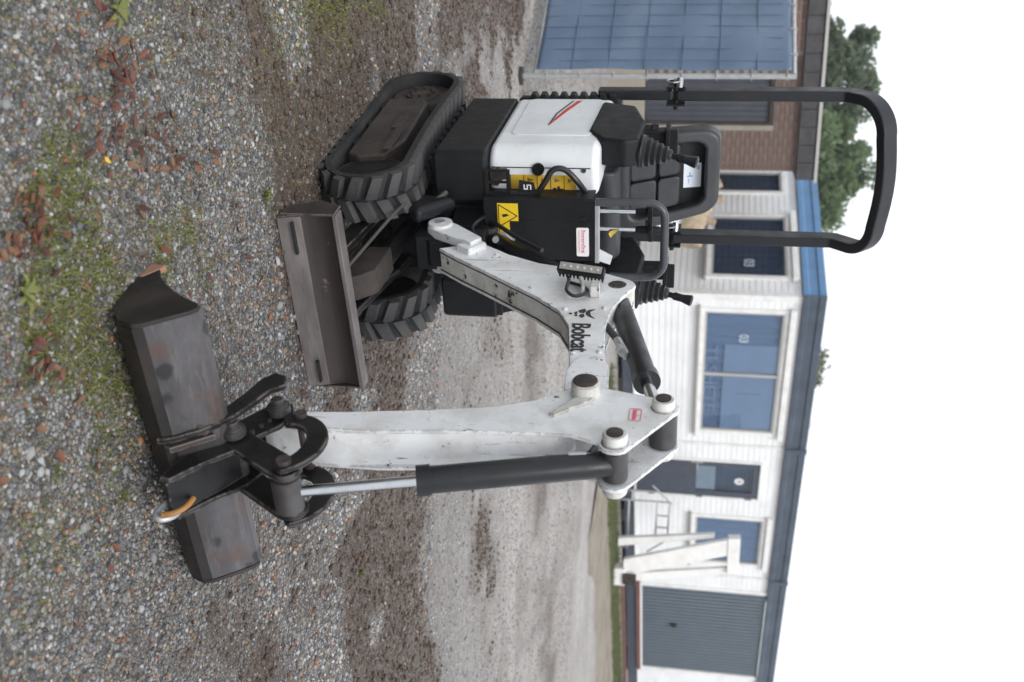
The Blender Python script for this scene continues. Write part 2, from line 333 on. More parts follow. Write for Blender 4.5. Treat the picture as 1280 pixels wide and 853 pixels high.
def pebbles(name, y0, y1, dens, rmin, rmax, base, lum=1.0, clod=False):
    n = int(dens*(y1-y0)*((y0+y1)/2*.70+.9)); y = np.sqrt(RNG.random(n)*(y1**2-y0**2)+y0**2)
    x = (RNG.random(n)-.5)*(y*.70+.9)+.008*y
    s = soil_mask(x, y); mo = moss_mask(x, y)
    keep = RNG.random(n) > (np.clip(1.25-s*1.2, .02, 1) if clod else np.clip(s*1.0+mo*.45, 0, .93)); x, y, s = x[keep], y[keep], s[keep]; n = len(x)
    r = rmin*(rmax/rmin)**(RNG.random(n)**2.0)
    V0, F0 = base(); k = len(V0)
    V = V0[None]*(1+.34*(RNG.random((n, k, 1))-.5))*np.stack([r*(.8+.5*RNG.random(n)), r*(.7+.35*RNG.random(n)), r*(.42+.3*RNG.random(n))], -1)[:, None]
    a = RNG.random(n)*2*math.pi; tl = (RNG.random(n)-.5)*.9; ca, sa, ct, st = np.cos(a), np.sin(a), np.cos(tl), np.sin(tl)
    vx, vz = V[..., 0]*ct[:, None]+V[..., 2]*st[:, None], -V[..., 0]*st[:, None]+V[..., 2]*ct[:, None]; vy = V[..., 1]
    W = np.stack([vx*ca[:, None]-vy*sa[:, None]+x[:, None], vx*sa[:, None]+vy*ca[:, None]+y[:, None], vz+(height(x, y)+r*.18)[:, None]], -1)
    F = (F0[None]+(np.arange(n)*k)[:, None, None]).reshape(-1, 3)
    me = bpy.data.meshes.new(name); fast_mesh(me, W.reshape(-1, 3), F, True)
    c = PAL[RNG.choice(len(PAL), n, p=PW)]*(.75+.5*RNG.random((n, 1)))*lum; c = np.minimum(c, .46); mg = c.mean(1, keepdims=True); c = np.clip(mg+(c-mg)*1.4, .01, .6)
    if clod: c = np.array([.078, .053, .039])*(.5+1.0*RNG.random((n, 1)))
    else: c = c*(1-.5*s[:, None])+np.array([.10,.075,.058])*.5*s[:, None]
    rgba = np.repeat(np.concatenate([np.clip(c, 0, .8), np.ones((n, 1))], 1), k, 0)
    at = me.attributes.new('tone', 'FLOAT_COLOR', 'POINT'); at.data.foreach_set('color', rgba.astype(np.float32).ravel())
    return me
gs = NT('gravel_stone'); tone = gs.attr('tone').outputs['Color']
gs.l(gs.mix(gs.ramp(gs.noise(160, 4), (.3, .0), (.7, .45)), tone, gs.mix(.45, tone, (.09, .085, .08))), gs.b.inputs['Base Color'])
gs.b.inputs['Roughness'].default_value = .7; gs.b.inputs['Specular IOR Level'].default_value = .25
tag(link('gravel', pebbles('gravel', 1.55, 3.4, 8200, .0034, .0098, ico, .9), gs.m), 'loose mixed grey gravel in front of the bucket', 'gravel', kind='stuff')
tag(link('gravel', pebbles('gravel_mid', 3.4, 5.8, 3000, .005, .0135, ico, 1.25), gs.m), 'loose gravel round the excavator tracks', 'gravel', kind='stuff')
tag(link('gravel', pebbles('gravel_far', 5.8, 13, 800, .005, .013, octa, 1.55), gs.m), 'pale loose gravel beyond the excavator', 'gravel', kind='stuff')
tag(link('gravel', pebbles('gravel_coarse', 1.6, 5.5, 55, .009, .018, ico, 1.05), gs.m), 'scattered larger pebbles among the fine gravel', 'gravel', kind='stuff')
tag(link('mud_clods', pebbles('mud_clods', 2.6, 8.2, 1700, .004, .017, ico, 1.0, True), gs.m), 'churned brown mud crumbs along the wheel tracks', 'mud', kind='stuff')

# ------------------------------------------------------------------ the excavator
# machine coordinates: (lateral to the viewer's right, forward, height) about the swing centre
EX = empty('mini_excavator', (-.614, 4.426, 0), R(29))
tag(EX, 'white and black mini excavator on rubber tracks with its arm lowered to the gravel', 'excavator')
UC = R(4)      # the tracks stand turned a little against the upper body
def B(): return MB(True)
def part(name, mb, mat, parent=EX, bevel=.004, rz=0.0, smooth=35, seg=2, label=None):
    o = link(name, mb.mesh(name, smooth), M[mat] if isinstance(mat, str) else mat, parent, bevel=bevel, rz=rz, seg=seg)
    if label: o['label'] = label
    return o
# ---- tracks
TR, TZ, TA, TBk = .162, .172, .455, -.385
def loop_pts(n=160):
    seg = [(1, TA-TBk), (2, math.pi*TR), (3, TA-TBk), (4, math.pi*TR)]; tot = sum(l for _, l in seg); o = []
    for i in range(n):
        d = tot*i/n
        for k, l in seg:
            if d <= l: break
            d -= l
        if k == 1: p, t = (TBk+d, TZ-TR), (1, 0)
        elif k == 2: a = d/TR-math.pi/2; p, t = (TA+TR*math.cos(a), TZ+TR*math.sin(a)), (-math.sin(a), math.cos(a))
        elif k == 3:
            sag = .012*math.sin(math.pi*d/l); p, t = (TA-d, TZ+TR-sag), (-1, 0)
        else: a = d/TR+math.pi/2; p, t = (TBk+TR*math.cos(a), TZ+TR*math.sin(a)), (-math.sin(a), math.cos(a))
        o.append((p, t, tot))
    return o
lug_me = {}
for sgn in (-1, 1):
    b = MB(); y0, y1 = (.004, .088) if sgn > 0 else (-.088, -.004); sh = .034
    lo = [(-.027, y0 if sgn > 0 else y1, 0), (.027, y0 if sgn > 0 else y1, 0), (.024+sh, y1 if sgn > 0 else y0, 0), (-.024+sh, y1 if sgn > 0 else y0, 0)]
    hi = [(x*.80+.20*sh*(abs(y) > .04), y*(.97 if abs(y) > .04 else 1), .024) for x, y, _ in lo]
    b.add(lo+hi, [(0,3,2,1),(4,5,6,7),(0,1,5,4),(1,2,6,5),(2,3,7,6),(3,0,4,7)])
    lug_me[sgn] = b.mesh('tread_lug', 30); lug_me[sgn].materials.append(M['lug'])
for cx in (-.262, .262):
    L = loop_pts(); b = B(); n = len(L)
    for (p, t, _) in L:
        nr = (t[1], -t[0])
        for l, th in ((-.09, .0), (.09, .0), (.09, -.022), (-.09, -.022)):
            b.v.append((cx+l, p[0]+nr[0]*th, p[1]+nr[1]*th))
    for i in range(n):
        j = (i+1) % n
        for k in range(4): b.f.append((i*4+k, j*4+k, j*4+(k+1) % 4, i*4+(k+1) % 4))
    tr = part('track', b, 'rubber', bevel=0, rz=UC, smooth=40)
    LL = loop_pts(1170)
    for i in range(39):
        for s, off in ((-1, 0), (1, 15)):
            p, t, _ = LL[(i*30+off) % 1170]; nr = (t[1], -t[0])
            o = bpy.data.objects.new('tread_lug', lug_me[s]); COL.objects.link(o); o.parent = tr
            xa = Vector((0, -t[0], t[1])); za = Vector((0, -nr[0], nr[1])); ya = za.cross(xa)
            mm = Matrix.Identity(4)
            for k in range(3): mm[k][0], mm[k][1], mm[k][2] = xa[k], ya[k], za[k]
            mm.translation = (cx, -p[0], p[1]); o.matrix_local = mm
    so = -1 if cx < 0 else 1; lo = cx+so*.066
    b = B(); prof = [(-.26, .05), (.34, .05), (.37, .10), (.35, .2), (.2, .25), (-.22, .235), (-.28, .2)]
    b.prism_l(prof, cx-.068, cx+.068); part('track_frame', b, 'frame_rust', tr, .012)
    b = B(); b.box((lo-.012, -.10, .16), (lo+.012, .1, .20)); b.box((lo-.014, .12, .19), (lo+.018*so+.0, .34, .225)); part('frame_rib', b, 'frame_rust', tr, .005)
    for f in (-.2, 0, .2):
        part('bottom_roller', B().cyl((cx-.06, f, .085), (cx+.06, f, .085), .052, 18), 'greasy', tr, .006)
    b = B(); b.lathe((cx-.04, TA-.005, TZ), (cx+.04, TA-.005, TZ), [(0, .05), (0, .128), (.1, .138), (.9, .138), (1, .128), (1, .05)], 28); part('idler_wheel', b, 'greasy', tr, 0)
    b = B(); b.lathe((cx-.05, TBk+.005, TZ), (cx+.05, TBk+.005, TZ), [(0, .03), (0, .07), (.12, .075), (.12, .13), (.3, .14), (.7, .14), (.88, .13), (.88, .075), (1, .07), (1, .03)], 26)
    for k in range(8):
        a = 2*math.pi*k/8; b.cyl((cx+so*.05, TBk+.005+.05*math.cos(a), TZ+.05*math.sin(a)), (cx+so*.062, TBk+.005+.05*math.cos(a), TZ+.05*math.sin(a)), .009, 6)
    part('sprocket', b, 'frame_rust', tr, 0)
b = B(); b.box((-.2, -.3, .17), (.2, .3, .34)); b.box((-.24, .1, .14), (.24, .22, .24)); b.box((-.24, -.22, .14), (.24, -.1, .24)); part('carbody', b, 'greasy', rz=UC, bevel=.01)
part('slew_ring', B().cyl((0, 0, .33), (0, 0, .415), .22, 40), 'greasy', bevel=.004)
# ---- dozer blade
BF = .95
b = B(); prof = [(BF+.012, .004), (BF+.026, .006), (BF+.004, .085), (BF-.012, .125), (BF-.008, .165), (BF+.014, .205), (BF+.004, .212), (BF-.022, .208), (BF-.03, .165), (BF-.034, .125), (BF-.02, .08), (BF-.002, .02)]
b.prism_l(prof, -.36, .345)
bl = part('dozer_blade', b, 'blade', rz=UC, bevel=.003)
b = B(); b.prism_l([(BF+.016, .002), (BF+.033, .004), (BF+.012, .082), (BF+.002, .082)], -.355, .34); part('cutting_edge', b, 'blade_edge', bl, .003)
b = B(); b.prism_l([(BF+.02, .198), (BF+.019, .214), (BF-.035, .216), (BF-.034, .203)], -.363, .348); part('top_lip', b, 'blade_edge', bl, .003)
for l in (-.366, .345):
    part('end_plate', B().prism_l([(BF+.012, .01), (BF+.012, .205), (BF-.06, .205), (BF-.1, .12), (BF-.05, .02)], l, l+.008), 'blade', bl, .002)
for l0, l1 in ((-.34, -.22), (.225, .315)):
    part('adjusting_slot', B().prism_l([(BF+.036, .052), (BF+.0355, .060), (BF+.02, .060), (BF+.02, .052)], l0, l1), 'ink', bl, 0)
b = B()
for s in (-1, 1): b.tube([(s*.13-.02, BF-.03, .12), (s*.15, .28, .22)], .02, rect=(.07, .028, (0, 0, 1)))
part('push_arm', b, 'greasy', bl, .004)
b = B(); b.prism_l([(BF-.30, .20), (BF-.30, .285), (BF-.12, .275), (BF-.06, .215), (BF-.04, .12), (BF-.1, .15)], -.085, .012); part('cylinder_guard', b, 'frame_rust', bl, .006)
b = B(); b.cyl((-.02, .3, .28), (-.02, BF-.22, .24), .034); part('blade_cylinder', b, 'greasy', bl, 0)
b = B(); b.cyl((-.02, BF-.22, .24), (-.02, BF-.04, .15), .017); part('blade_rod', b, 'bushing', bl, 0)
for pts in ([(-.12, BF-.05, .19), (-.2, .66, .29), (-.22, .55, .33)], [(.02, BF-.04, .12), (.06, .75, .19), (.1, .5, .25)], [(-.06, BF-.03, .15), (-.04, .8, .21)]):
    part('grease_hose', B().tube(smoothpath(pts), .0065, 8), 'bushing', bl, 0)
# ---- upper body
SK0, SK1 = .405, .605
b = B(); b.prism_z([(-.325, -.33), (-.325, .375), (-.30, .405), (-.13, .405), (-.10, .36), (.16, .36), (.2, .405), (.355, .405), (.38, .375), (.38, -.33), (.22, -.52), (-.17, -.52)], SK0, SK1)
part('skirt', b, 'black', bevel=.01)
b = B(); b.prism_z([(.205, .409), (.365, .409), (.384, .38), (.384, .2), (.205, .2)], .395, .62); part('battery_box', b, 'black', bevel=.012)
b = B(); b.prism_f([(.24, .62), (.372, .62), (.35, .70), (.27, .73), (.24, .72)], .36, .372); part('step_bracket', b, 'black_steel', bevel=.002)
b = B(); b.prism_z([(-.325, -.345), (.38, -.345), (.37, -.42), (.22, -.54), (-.17, -.54), (-.315, -.42)], SK1, 1.055); part('rear_cover', b, 'black', bevel=.02, seg=3)
for k in range(9):
    z = .66+k*.043
    part('vent_fin', B().prism_f([(-.318, z), (-.337, z), (-.337, z+.022), (-.318, z+.032)], -.40, -.345), 'black', bevel=.003)
# white side hood: flat flank, rounded front corner
cr = .085; HF = .35
plan = [(-.322, -.343)]+[(-.322+cr-cr*math.cos(R(a)), HF-cr+cr*math.sin(R(a))) for a in range(0, 91, 10)]+[(-.135, HF), (-.135, -.343)]
b = B(); b.prism_z(plan, SK1, 1.03); hood = part('side_hood', b, 'hood', bevel=.03, seg=4)
b = B(); b.box((-.325, -.342, .995), (-.2, .18, 1.012)); 
# raised door panel, its seam and its red stripe
dp = rrect(-.318, .665, .175, .985, .03); b = B(); b.prism_l(dp, -.3255, -.318); part('hood_door', b, 'hood', hood, .002)
b = B(); b.prism_l([(.045, .804), (-.03, .810), (-.14, .833), (-.285, .873), (-.288, .893), (-.15, .852)], -.3275, -.325); part('red_stripe', b, 'redstripe', hood, 0)
b = B(); b.prism_l([(.06, .80), (.052, .796), (-.1, .806), (-.285, .852), (-.285, .858), (-.1, .813)], -.3275, -.325); part('black_pinstripe', b, 'ink', hood, 0)
part('hood_seam', B().box((-.252, HF-.01, .62), (-.2485, HF+.0012, 1.0)), 'ink', hood, 0)
b = B(); b.lathe((-.245, HF-.01, .80), (-.245, HF+.012, .80), [(0, .024), (.8, .024), (.8, .016), (.6, .014), (.6, .004)], 22); part('hood_latch', b, 'black', hood, .0)
for z in (.645, .975): part('hood_bolt', B().cyl((-.243, HF, z), (-.243, HF+.006, z), .009, 10), 'bushing', hood, 0)
b = B(); b.prism_f([(-.245, .612), (-.18, .612), (-.175, .64), (-.20, .66), (-.205, .69), (-.23, .675), (-.247, .68)], HF, HF+.003); part('torn_edge', b, 'pin', hood, 0)
dec = part('warning_decal', B().box((-.222, HF, .685), (-.150, HF+.0015, .945)), 'yellow_old', hood, 0)
for k in range(5):
    z = .69+k*.052
    part('decal_frame', B().prism_f([(-.221, z), (-.151, z), (-.151, z+.0022), (-.221, z+.0022)], HF+.0014, HF+.0026), 'ink', dec, 0)
    if k > 0:
        b = B(); b.prism_f([(-.211, z+.016), (-.193, z+.016), (-.202, z+.038)], HF+.0014, HF+.0022); part('pictogram', b, 'picto', dec, 0)
b = B(); b.prism_f(arc(-.165, .862, .008, 0, 360, 10)[:-1], HF+.0014, HF+.0026); b.box((-.178, HF+.0014, .872), (-.152, HF+.0026, .882)); b.box((-.169, HF+.0014, .882), (-.161, HF+.0026, .896)); part('pictogram', b, 'ink', dec, 0)
# floor, seat pedestal and inner white panels
b = B(); b.box((-.135, -.3, .605), (.37, .39, .64)); part('floor_plate', b, 'black_steel', bevel=.004)
b = B(); b.prism_l([(-.34, .64), (-.34, 1.0), (.06, .98), (.10, .93), (.10, .64)], -.13, .24); part('seat_pedestal', b, 'hood', bevel=.012)
b = B(); b.box((-.13, .1, .845), (.06, .36, .86)); b.box((-.132, .2, .64), (-.124, .33, .86)); part('tool_tray', b, 'white_dirty', bevel=.003)
b = B(); b.lathe((-.06, .22, .862), (-.06, .22, .885), [(0, .035), (.6, .04), (1, .03), (1, .012)], 16); b.box((-.13, .12, .862), (-.09, .2, .93)); part('tray_fitting', b, 'bushing', bevel=.002)
b = B(); b.prism_f([(.06, .985), (.105, .985), (.135, 1.075), (.10, 1.085), (.07, 1.03)], .36, .372); part('lever_bracket', b, 'hood', bevel=.002)
part('cross_tube', B().cyl((-.14, .30, .98), (.12, .30, .98), .022, 14), 'steel', bevel=0)
# front guard
GF = .455
b = B(); b.prism_f([(-.165, .60), (.085, .60), (.085, 1.025), (-.162, 1.03)], GF-.012, GF); b.box((-.165, GF-.13, .60), (-.152, GF-.006, 1.02)); b.box((.074, GF-.13, .60), (.085, GF-.006, 1.02))
fg = part('front_guard', b, 'black', bevel=.006)
b = B(); b.prism_f([(-.075, .70), (.08, .70), (.08, 1.0), (-.075, 1.0)], GF-.002, GF+.003); part('guard_panel', b, 'black', fg, .003)
part('guard_bolt', B().cyl((-.092, GF, .985), (-.092, GF+.005, .985), .009, 8), 'black_steel', fg, 0)
yd = part('warning_sticker', B().box((-.145, GF, .655), (.005, GF+.002, .735)), 'yellow', fg, 0)
for l0 in (-.14, -.045):
    b = B()
    A = (l0, .662), (l0, .662)
    pts = [(l0+.0, .66), (l0+.09, .66), (l0+.045, .731)]
    for i in range(3):
        p, q = Vector(pts[i]), Vector(pts[(i+1) % 3])
        if max(p.x, q.x) > .004: q.x = min(q.x, .004); p.x = min(p.x, .004)
        d = (q-p).normalized(); nrm = Vector((-d.y, d.x))*.0016
        b.prism_f([tuple(p+nrm), tuple(q+nrm), tuple(q-nrm), tuple(p-nrm)], GF+.0018, GF+.0032)
    part('warning_triangle', b, 'ink', yd, 0)
b = B(); b.prism_f([(-.10, .672), (-.088, .676), (-.092, .688), (-.097, .70), (-.103, .69)], GF+.0018, GF+.003); part('pictogram', b, 'ink', yd, 0)
st = part('name_sticker', B().prism_f(rrect(-.055, .957, .062, 1.004, .006), GF+.0025, GF+.006), 'sticker', fg, 0)
b = B(); x = -.045
for k, (w_, h_) in enumerate(((.008, .018), (.011, .012), (.011, .012), (.009, .012), (.013, .012), (.009, .018), (.011, .012), (.006, .012))):
    b.box((x, GF+.0055, .975), (x+.0022, GF+.0068, .975+h_)); b.box((x+w_-.0032, GF+.0055, .975), (x+w_-.001, GF+.0068, .975+h_*.8)); b.box((x, GF+.0055, .975+(h_*.66)), (x+w_-.001, GF+.0068, .975+h_*.66+.0025)); x += w_+.002
b.box((-.043, GF+.0055, .966), (.045, GF+.0068, .968)); part('sticker_lettering', b, 'red', st, 0)
part('guard_top_rail', B().tube([(-.162, GF-.006, 1.036), (.09, GF-.006, 1.034)], .011, rect=(.018, .022, (0, 0, 1))), 'steel', fg, .003)
# hand rail loop
rl = [(-.155, GF-.005, 1.03), (-.157, GF-.01, 1.16), (-.155, GF-.012, 1.21)]+[(-.155+.06-.06*math.cos(R(a)), GF-.014, 1.225+.062*math.sin(R(a))) for a in range(0, 91, 15)]+[(.085+.065*math.sin(R(a)), GF-.016, 1.222+.065*math.cos(R(a))) for a in range(0, 91, 15)]+[(.152, GF-.012, 1.16), (.15, GF-.008, 1.08)]
part('hand_rail', B().tube(rl, .0155, 14), 'rail', bevel=0, smooth=60)
for l in (-.085, -.012):
    b = B(); b.cyl((l, .36, .98), (l+.012, .33, 1.21), .0085, 12); lv = part('travel_lever', b, 'chrome', bevel=0)
    b = B(); b.lathe((l+.011, .332, 1.17), (l+.014, .328, 1.27), [(0, .012), (.2, .015), (.9, .016), (1, .01)], 14); part('lever_grip', b, 'black', lv, 0)
    b = B(); b.prism_l([(.30, 1.205), (.32, 1.235), (.41, 1.24), (.41, 1.225), (.33, 1.215)], l-.022, l+.03); part('foot_pedal', b, 'black_steel', lv, .004)
# holed bracket with a stamped plate, hose loop
b = B()
for a, c in (((-.262, .60), (-.162, .617)), ((-.262, .685), (-.162, .70)), ((-.262, .617), (-.252, .685)), ((-.216, .617), (-.206, .685)), ((-.174, .617), (-.162, .685))):
    b.box((a[0], GF-.052, a[1]), (c[0], GF-.045, c[1]))
part('holed_bracket', b, 'black_steel', bevel=.0015)
b = B(); b.prism_f([(-.222, .735), (-.17, .73), (-.166, .80), (-.212, .792)], GF-.05, GF-.046); sp = part('stamped_plate', b, 'black_gloss', bevel=.001)
b = B()
for a, c in (((-.204, .777), (-.184, .781)), ((-.204, .766), (-.2, .781)), ((-.204, .764), (-.187, .768)), ((-.189, .754), (-.184, .768)), ((-.204, .752), (-.184, .756))): b.box((a[0], GF-.0465, a[1]), (c[0], GF-.0455, c[1]))
part('stamped_figure', b, 'mark', sp, 0)
part('loop_hose', B().tube(smoothpath([(-.165, GF-.06, .66), (-.168, GF-.05, .79), (-.21, GF-.045, .83), (-.262, GF-.05, .865), (-.262, GF-.055, .91), (-.215, GF-.06, .955), (-.15, GF-.09, .99)], 8), .0115, 10), 'hose', bevel=0, smooth=60)
# consoles and joysticks
def console(l0, l1, f0, f1, z0, z1, name='arm_console'):
    c = [(l0, z0), (l1, z0), (l1, z1-.02), (l1-.02, z1), (l0+.03, z1), (l0, z1-.05)]
    return B().prism_f(c, f0, f1)
b = B(); b.prism_l([(-.26, .985), (.13, .97), (.24, 1.03), (.262, 1.12), (.235, 1.175), (.02, 1.185), (-.2, 1.13)], -.335, -.222); part('arm_console', b, 'black', bevel=.014, seg=3)
b = B(); b.prism_l([(-.2, .93), (.14, .93), (.24, 1.0), (.25, 1.12), (.2, 1.175), (-.02, 1.185), (-.2, 1.13)], .255, .415); part('arm_console', b, 'black', bevel=.014, seg=3)
b = B(); b.prism_l([(-.1, .64), (.1, .64), (.16, .96), (-.1, .96)], .28, .37); part('console_post', b, 'black', bevel=.01)
for (l, f, z, tl, tf) in ((-.268, .185, 1.172, .035, .03), (.352, .13, 1.172, .03, .035)):
    a = Vector((l, f, z)); e = a+Vector((tl*.35, tf*.4, .125))
    prof = [(0, .062), (.08, .066)]
    for k in range(5): t = .12+k*.17; r = .064-.008*k; prof += [(t, r), (t+.06, r), (t+.10, r-.009), (t+.15, r-.009)]
    prof += [(1, .02)]
    b = B(); b.lathe(a, e, prof, 26); jb = part('joystick_boot', b, 'hose', bevel=0, smooth=28)
    s2 = a+Vector((tl, tf, .225))
    b = B(); b.lathe(e-Vector((0, 0, .01)), s2, [(0, .012), (.25, .012), (.32, .017), (.6, .0165), (.8, .021), (.95, .024), (1, .016)], 18); part('joystick_handle', b, 'black_gloss', jb, 0, smooth=50)
for (l, f) in ((-.27, .03), (.335, -.02)):
    b = B(); b.box((l-.035, f-.03, 1.17), (l+.03, f+.03, 1.265)); b.box((l-.05, f-.05, 1.265), (l+.055, f+.06, 1.285)); b.box((l-.05, f+.03, 1.275), (l+.055, f+.055, 1.315)); part('wrist_rest', b, 'black', bevel=.005)
b = B(); b.lathe((-.3, .02, 1.18), (-.3, .02, 1.235), [(0, .02), (.5, .02), (.6, .026), (1, .022)], 14); part('throttle_knob', b, 'black', bevel=0)
# seat
SCX = .02
b = B(); prof = [(-.26, .99), (.10, .985), (.15, 1.0), (.165, 1.035), (.15, 1.075), (.10, 1.09), (-.1, 1.075), (-.24, 1.08)]
b.prism_l(prof, SCX-.19, SCX+.2); seat = part('seat_cushion', b, 'seat', bevel=.03, seg=4)
bk = empty  # noqa
def backplane(t, z): return (-.235-.12*((z-1.05)/.45)+t, z)
shell = rrect(SCX-.225, 1.05, SCX+.235, 1.485, .075, 6)
b = B()
inner = rrect(SCX-.165, 1.105, SCX+.175, 1.42, .05, 6)
def tp(l, z): return SCX-.225+(l-SCX+.225)*(1-.20*max(0, (z-1.05)/.435))
def ring(poly_o, poly_i, t0, t1):
    n = len(poly_o); vs = []
    for poly, t in ((poly_o, t0), (poly_o, t1), (poly_i, t1), (poly_i, t0)):
        vs += [(tp(l, z), backplane(t, z)[0], z) for l, z in poly]
    fs = [(a*n+i, a*n+(i+1) % n, ((a+1) % 4)*n+(i+1) % n, ((a+1) % 4)*n+i) for a in range(4) for i in range(n)]
    return vs, fs
b.add(*ring(shell, inner, -.05, .055)); part('seat_shell', b, 'seat', bevel=.018, seg=4, smooth=60)
b = B(); vs = [(tp(l, z), backplane(-.045, z)[0], z) for l, z in inner]+[(tp(l, z), backplane(-.02, z)[0], z) for l, z in inner]; n = len(inner)
b.add(vs, [tuple(range(n))[::-1], tuple(range(n, 2*n))]+[(i, (i+1) % n, n+(i+1) % n, n+i) for i in range(n)]); part('seat_back', b, 'black', bevel=.0)
for l0, l1, z0, z1 in ((SCX-.155, SCX+.005, 1.10, 1.215), (SCX+.01, SCX+.165, 1.10, 1.215), (SCX-.155, SCX+.005, 1.22, 1.315), (SCX+.01, SCX+.165, 1.22, 1.315)):
    p = rrect(l0, z0, l1, z1, .02, 3); n = len(p); b = B()
    vs = [(tp(l, z), backplane(-.02, z)[0], z) for l, z in p]+[(tp(l, z), backplane(.02, z)[0], z) for l, z in p]
    b.add(vs, [tuple(range(n))[::-1], tuple(range(n, 2*n))]+[(i, (i+1) % n, n+(i+1) % n, n+i) for i in range(n)]); part('seat_pad', b, 'seat', bevel=.014, seg=3)
p = [(SCX-.06, 1.33), (SCX+.05, 1.33), (SCX+.05, 1.405), (SCX-.06, 1.405)]; b = B()
b.add([(l, backplane(-.018, z)[0], z) for l, z in p]+[(l, backplane(-.0155, z)[0], z) for l, z in p], [(3,2,1,0),(4,5,6,7),(0,1,5,4),(1,2,6,5),(2,3,7,6),(3,0,4,7)]); lab = part('info_sheet', b, 'paper', bevel=0)
b = B()
for l0, l1, z0, z1 in ((SCX-.05, SCX-.03, 1.385, 1.398), (SCX-.02, SCX+.0, 1.355, 1.36), (SCX-.005, SCX+.002, 1.345, 1.37), (SCX+.01, SCX+.03, 1.35, 1.355)):
    b.add([(l, backplane(t, z)[0], z) for t in (-.0157, -.0145) for l, z in ((l0, z0), (l1, z0), (l1, z1), (l0, z1))], [(3,2,1,0),(4,5,6,7),(0,1,5,4),(1,2,6,5),(2,3,7,6),(3,0,4,7)])
part('sheet_print', b, 'blueink', lab, 0)
# roll bar: two folding posts and the forward-leaning hoop
RF = -.41; RL, RR = -.325, .335
for l in (RL, RR):
    part('rollbar_post', B().tube([(l, RF, .95), (l, RF, 1.27)], .03, rect=(.066, .045, (0, 1, 0))), 'rops', bevel=.008)
    hb = B(); hb.box((l-.042, RF-.045, 1.245), (l-.034, RF+.045, 1.325)); hb.box((l+.034, RF-.045, 1.245), (l+.042, RF+.045, 1.325)); hb.cyl((l-.06, RF+.02, 1.285), (l+.062, RF+.02, 1.285), .011, 12); hb.cyl((l-.055, RF-.025, 1.265), (l+.055, RF-.025, 1.265), .008, 10)
    hg = part('rollbar_hinge', hb, 'black_steel', bevel=.002)
    part('lynch_pin_ring', B().tube([(l-.07+.0, RF+.05+.028*math.cos(R(a)), 1.275+.028*math.sin(R(a))) for a in range(0, 361, 30)], .0028, 6, cap=False), 'steel', hg, 0)
    part('hinge_pin', B().cyl((l-.074, RF+.02, 1.30), (l-.035, RF+.04, 1.30), .014, 12), 'chrome', hg, .002)
dv = Vector((0, .76, .65)); P0 = Vector((0, RF+.022, 2.035)); rc = .135
hoop = [Vector((RL, RF, 1.285)), Vector((RL, RF, 1.96)), Vector((RL, RF+.004, 2.0))]+[Vector((RL+rc*(1-math.cos(R(a))), 0, 0))+P0+dv*(.04+rc*math.sin(R(a))) for a in range(0, 91, 9)]
hoop += [Vector((RL+rc+(RR-RL-2*rc)*t_, 0, .006*math.sin(math.pi*t_)))+P0+dv*(.04+rc+.014*math.sin(math.pi*t_)) for t_ in (.15, .3, .45, .6, .75, .88)]
hoop += [Vector((RR-rc*(1-math.cos(R(a))), 0, 0))+P0+dv*(.04+rc*math.sin(R(a))) for a in range(90, -1, -9)]+[Vector((RR, RF+.004, 2.0)), Vector((RR, RF, 1.96)), Vector((RR, RF, 1.285))]
part('rollbar_hoop', B().tube(hoop, .03, rect=(.082, .047, (0, 1, 0))), 'rops', bevel=.010, smooth=40)
# ---- swing post and boom
b = B(); b.prism_z([(-.11, .30), (.13, .30), (.10, .5), (.075, .60), (-.055, .60), (-.08, .5)], .36, .45); b.prism_z([(-.1, .3), (.12, .3), (.07, .52), (-.05, .52)], .47, .6)
b.cyl((.01, .48, .34), (.01, .48, .62), .07, 24); part('swing_post', b, 'black_steel', bevel=.008)
b = B(); b.prism_l([(.52, .40), (.50, .52), (.56, .54), (.62, .5), (.62, .42), (.57, .385)], -.05, .055); part('swing_lug', b, 'black_steel', bevel=.006)
b = B(); b.prism_f([(-.03, .61), (.05, .61), (.05, .7), (.0, .72), (-.03, .69)], .42, .48); part('hose_bracket', b, 'steel', bevel=.004)
b = B(); b.prism_l([(.42, .36), (.56, .33), (.60, .38), (.5, .45), (.44, .50)], -.165, -.105); part('swing_cover', b, 'black_steel', bevel=.024, seg=4)
part('swing_rod', B().tube(smoothpath([(-.17, .42, .45), (-.14, .5, .40), (-.11, .55, .36)]), .012, 10), 'bushing', bevel=0)
HW, FW = .050, .086
back = [(.50, .43), (.49, .475), (.535, .515), (.637, .622), (.735, .745), (.80, .865), (.832, .98), (.845, 1.07)]
lug = arc(.955, 1.165, .052, 150, 40, 6)
top = [(1.09, 1.165), (1.15, 1.152), (1.25, 1.146), (1.4, 1.158), (1.571, 1.178)]
tip = arc(1.655, 1.13, .056, 80, -80, 8)
under = [(1.52, 1.066), (1.394, 1.05), (1.26, 1.03), (1.16, .985), (1.06, .89), (.979, .795), (.88, .68), (.785, .566), (.66, .43), (.60, .395), (.53, .395)]
outline = [(f_-.022, z_) for f_, z_ in [(.648, .59)]+back[3:]+lug+top+tip+under[:8]+[(.70, .475)]]
cen = Vector((1.0, .95))
def inset(poly, d):
    n = len(poly); o = []; area = sum(poly[i][0]*poly[(i+1) % n][1]-poly[(i+1) % n][0]*poly[i][1] for i in range(n)); sg = 1 if area > 0 else -1
    for i in range(n):
        p0, p1, p2 = Vector(poly[i-1]), Vector(poly[i]), Vector(poly[(i+1) % n]); t = ((p1-p0).normalized()+(p2-p1).normalized()); t.normalize()
        o.append(tuple(p1+Vector((-t.y, t.x))*d*sg))
    return o
core_poly = [p for p in inset(outline, .007)]
b = B(); b.prism_l(inset(outline, .003), -HW+.012, HW-.012); boom = part('boom', b, 'white_dirty', bevel=.003)
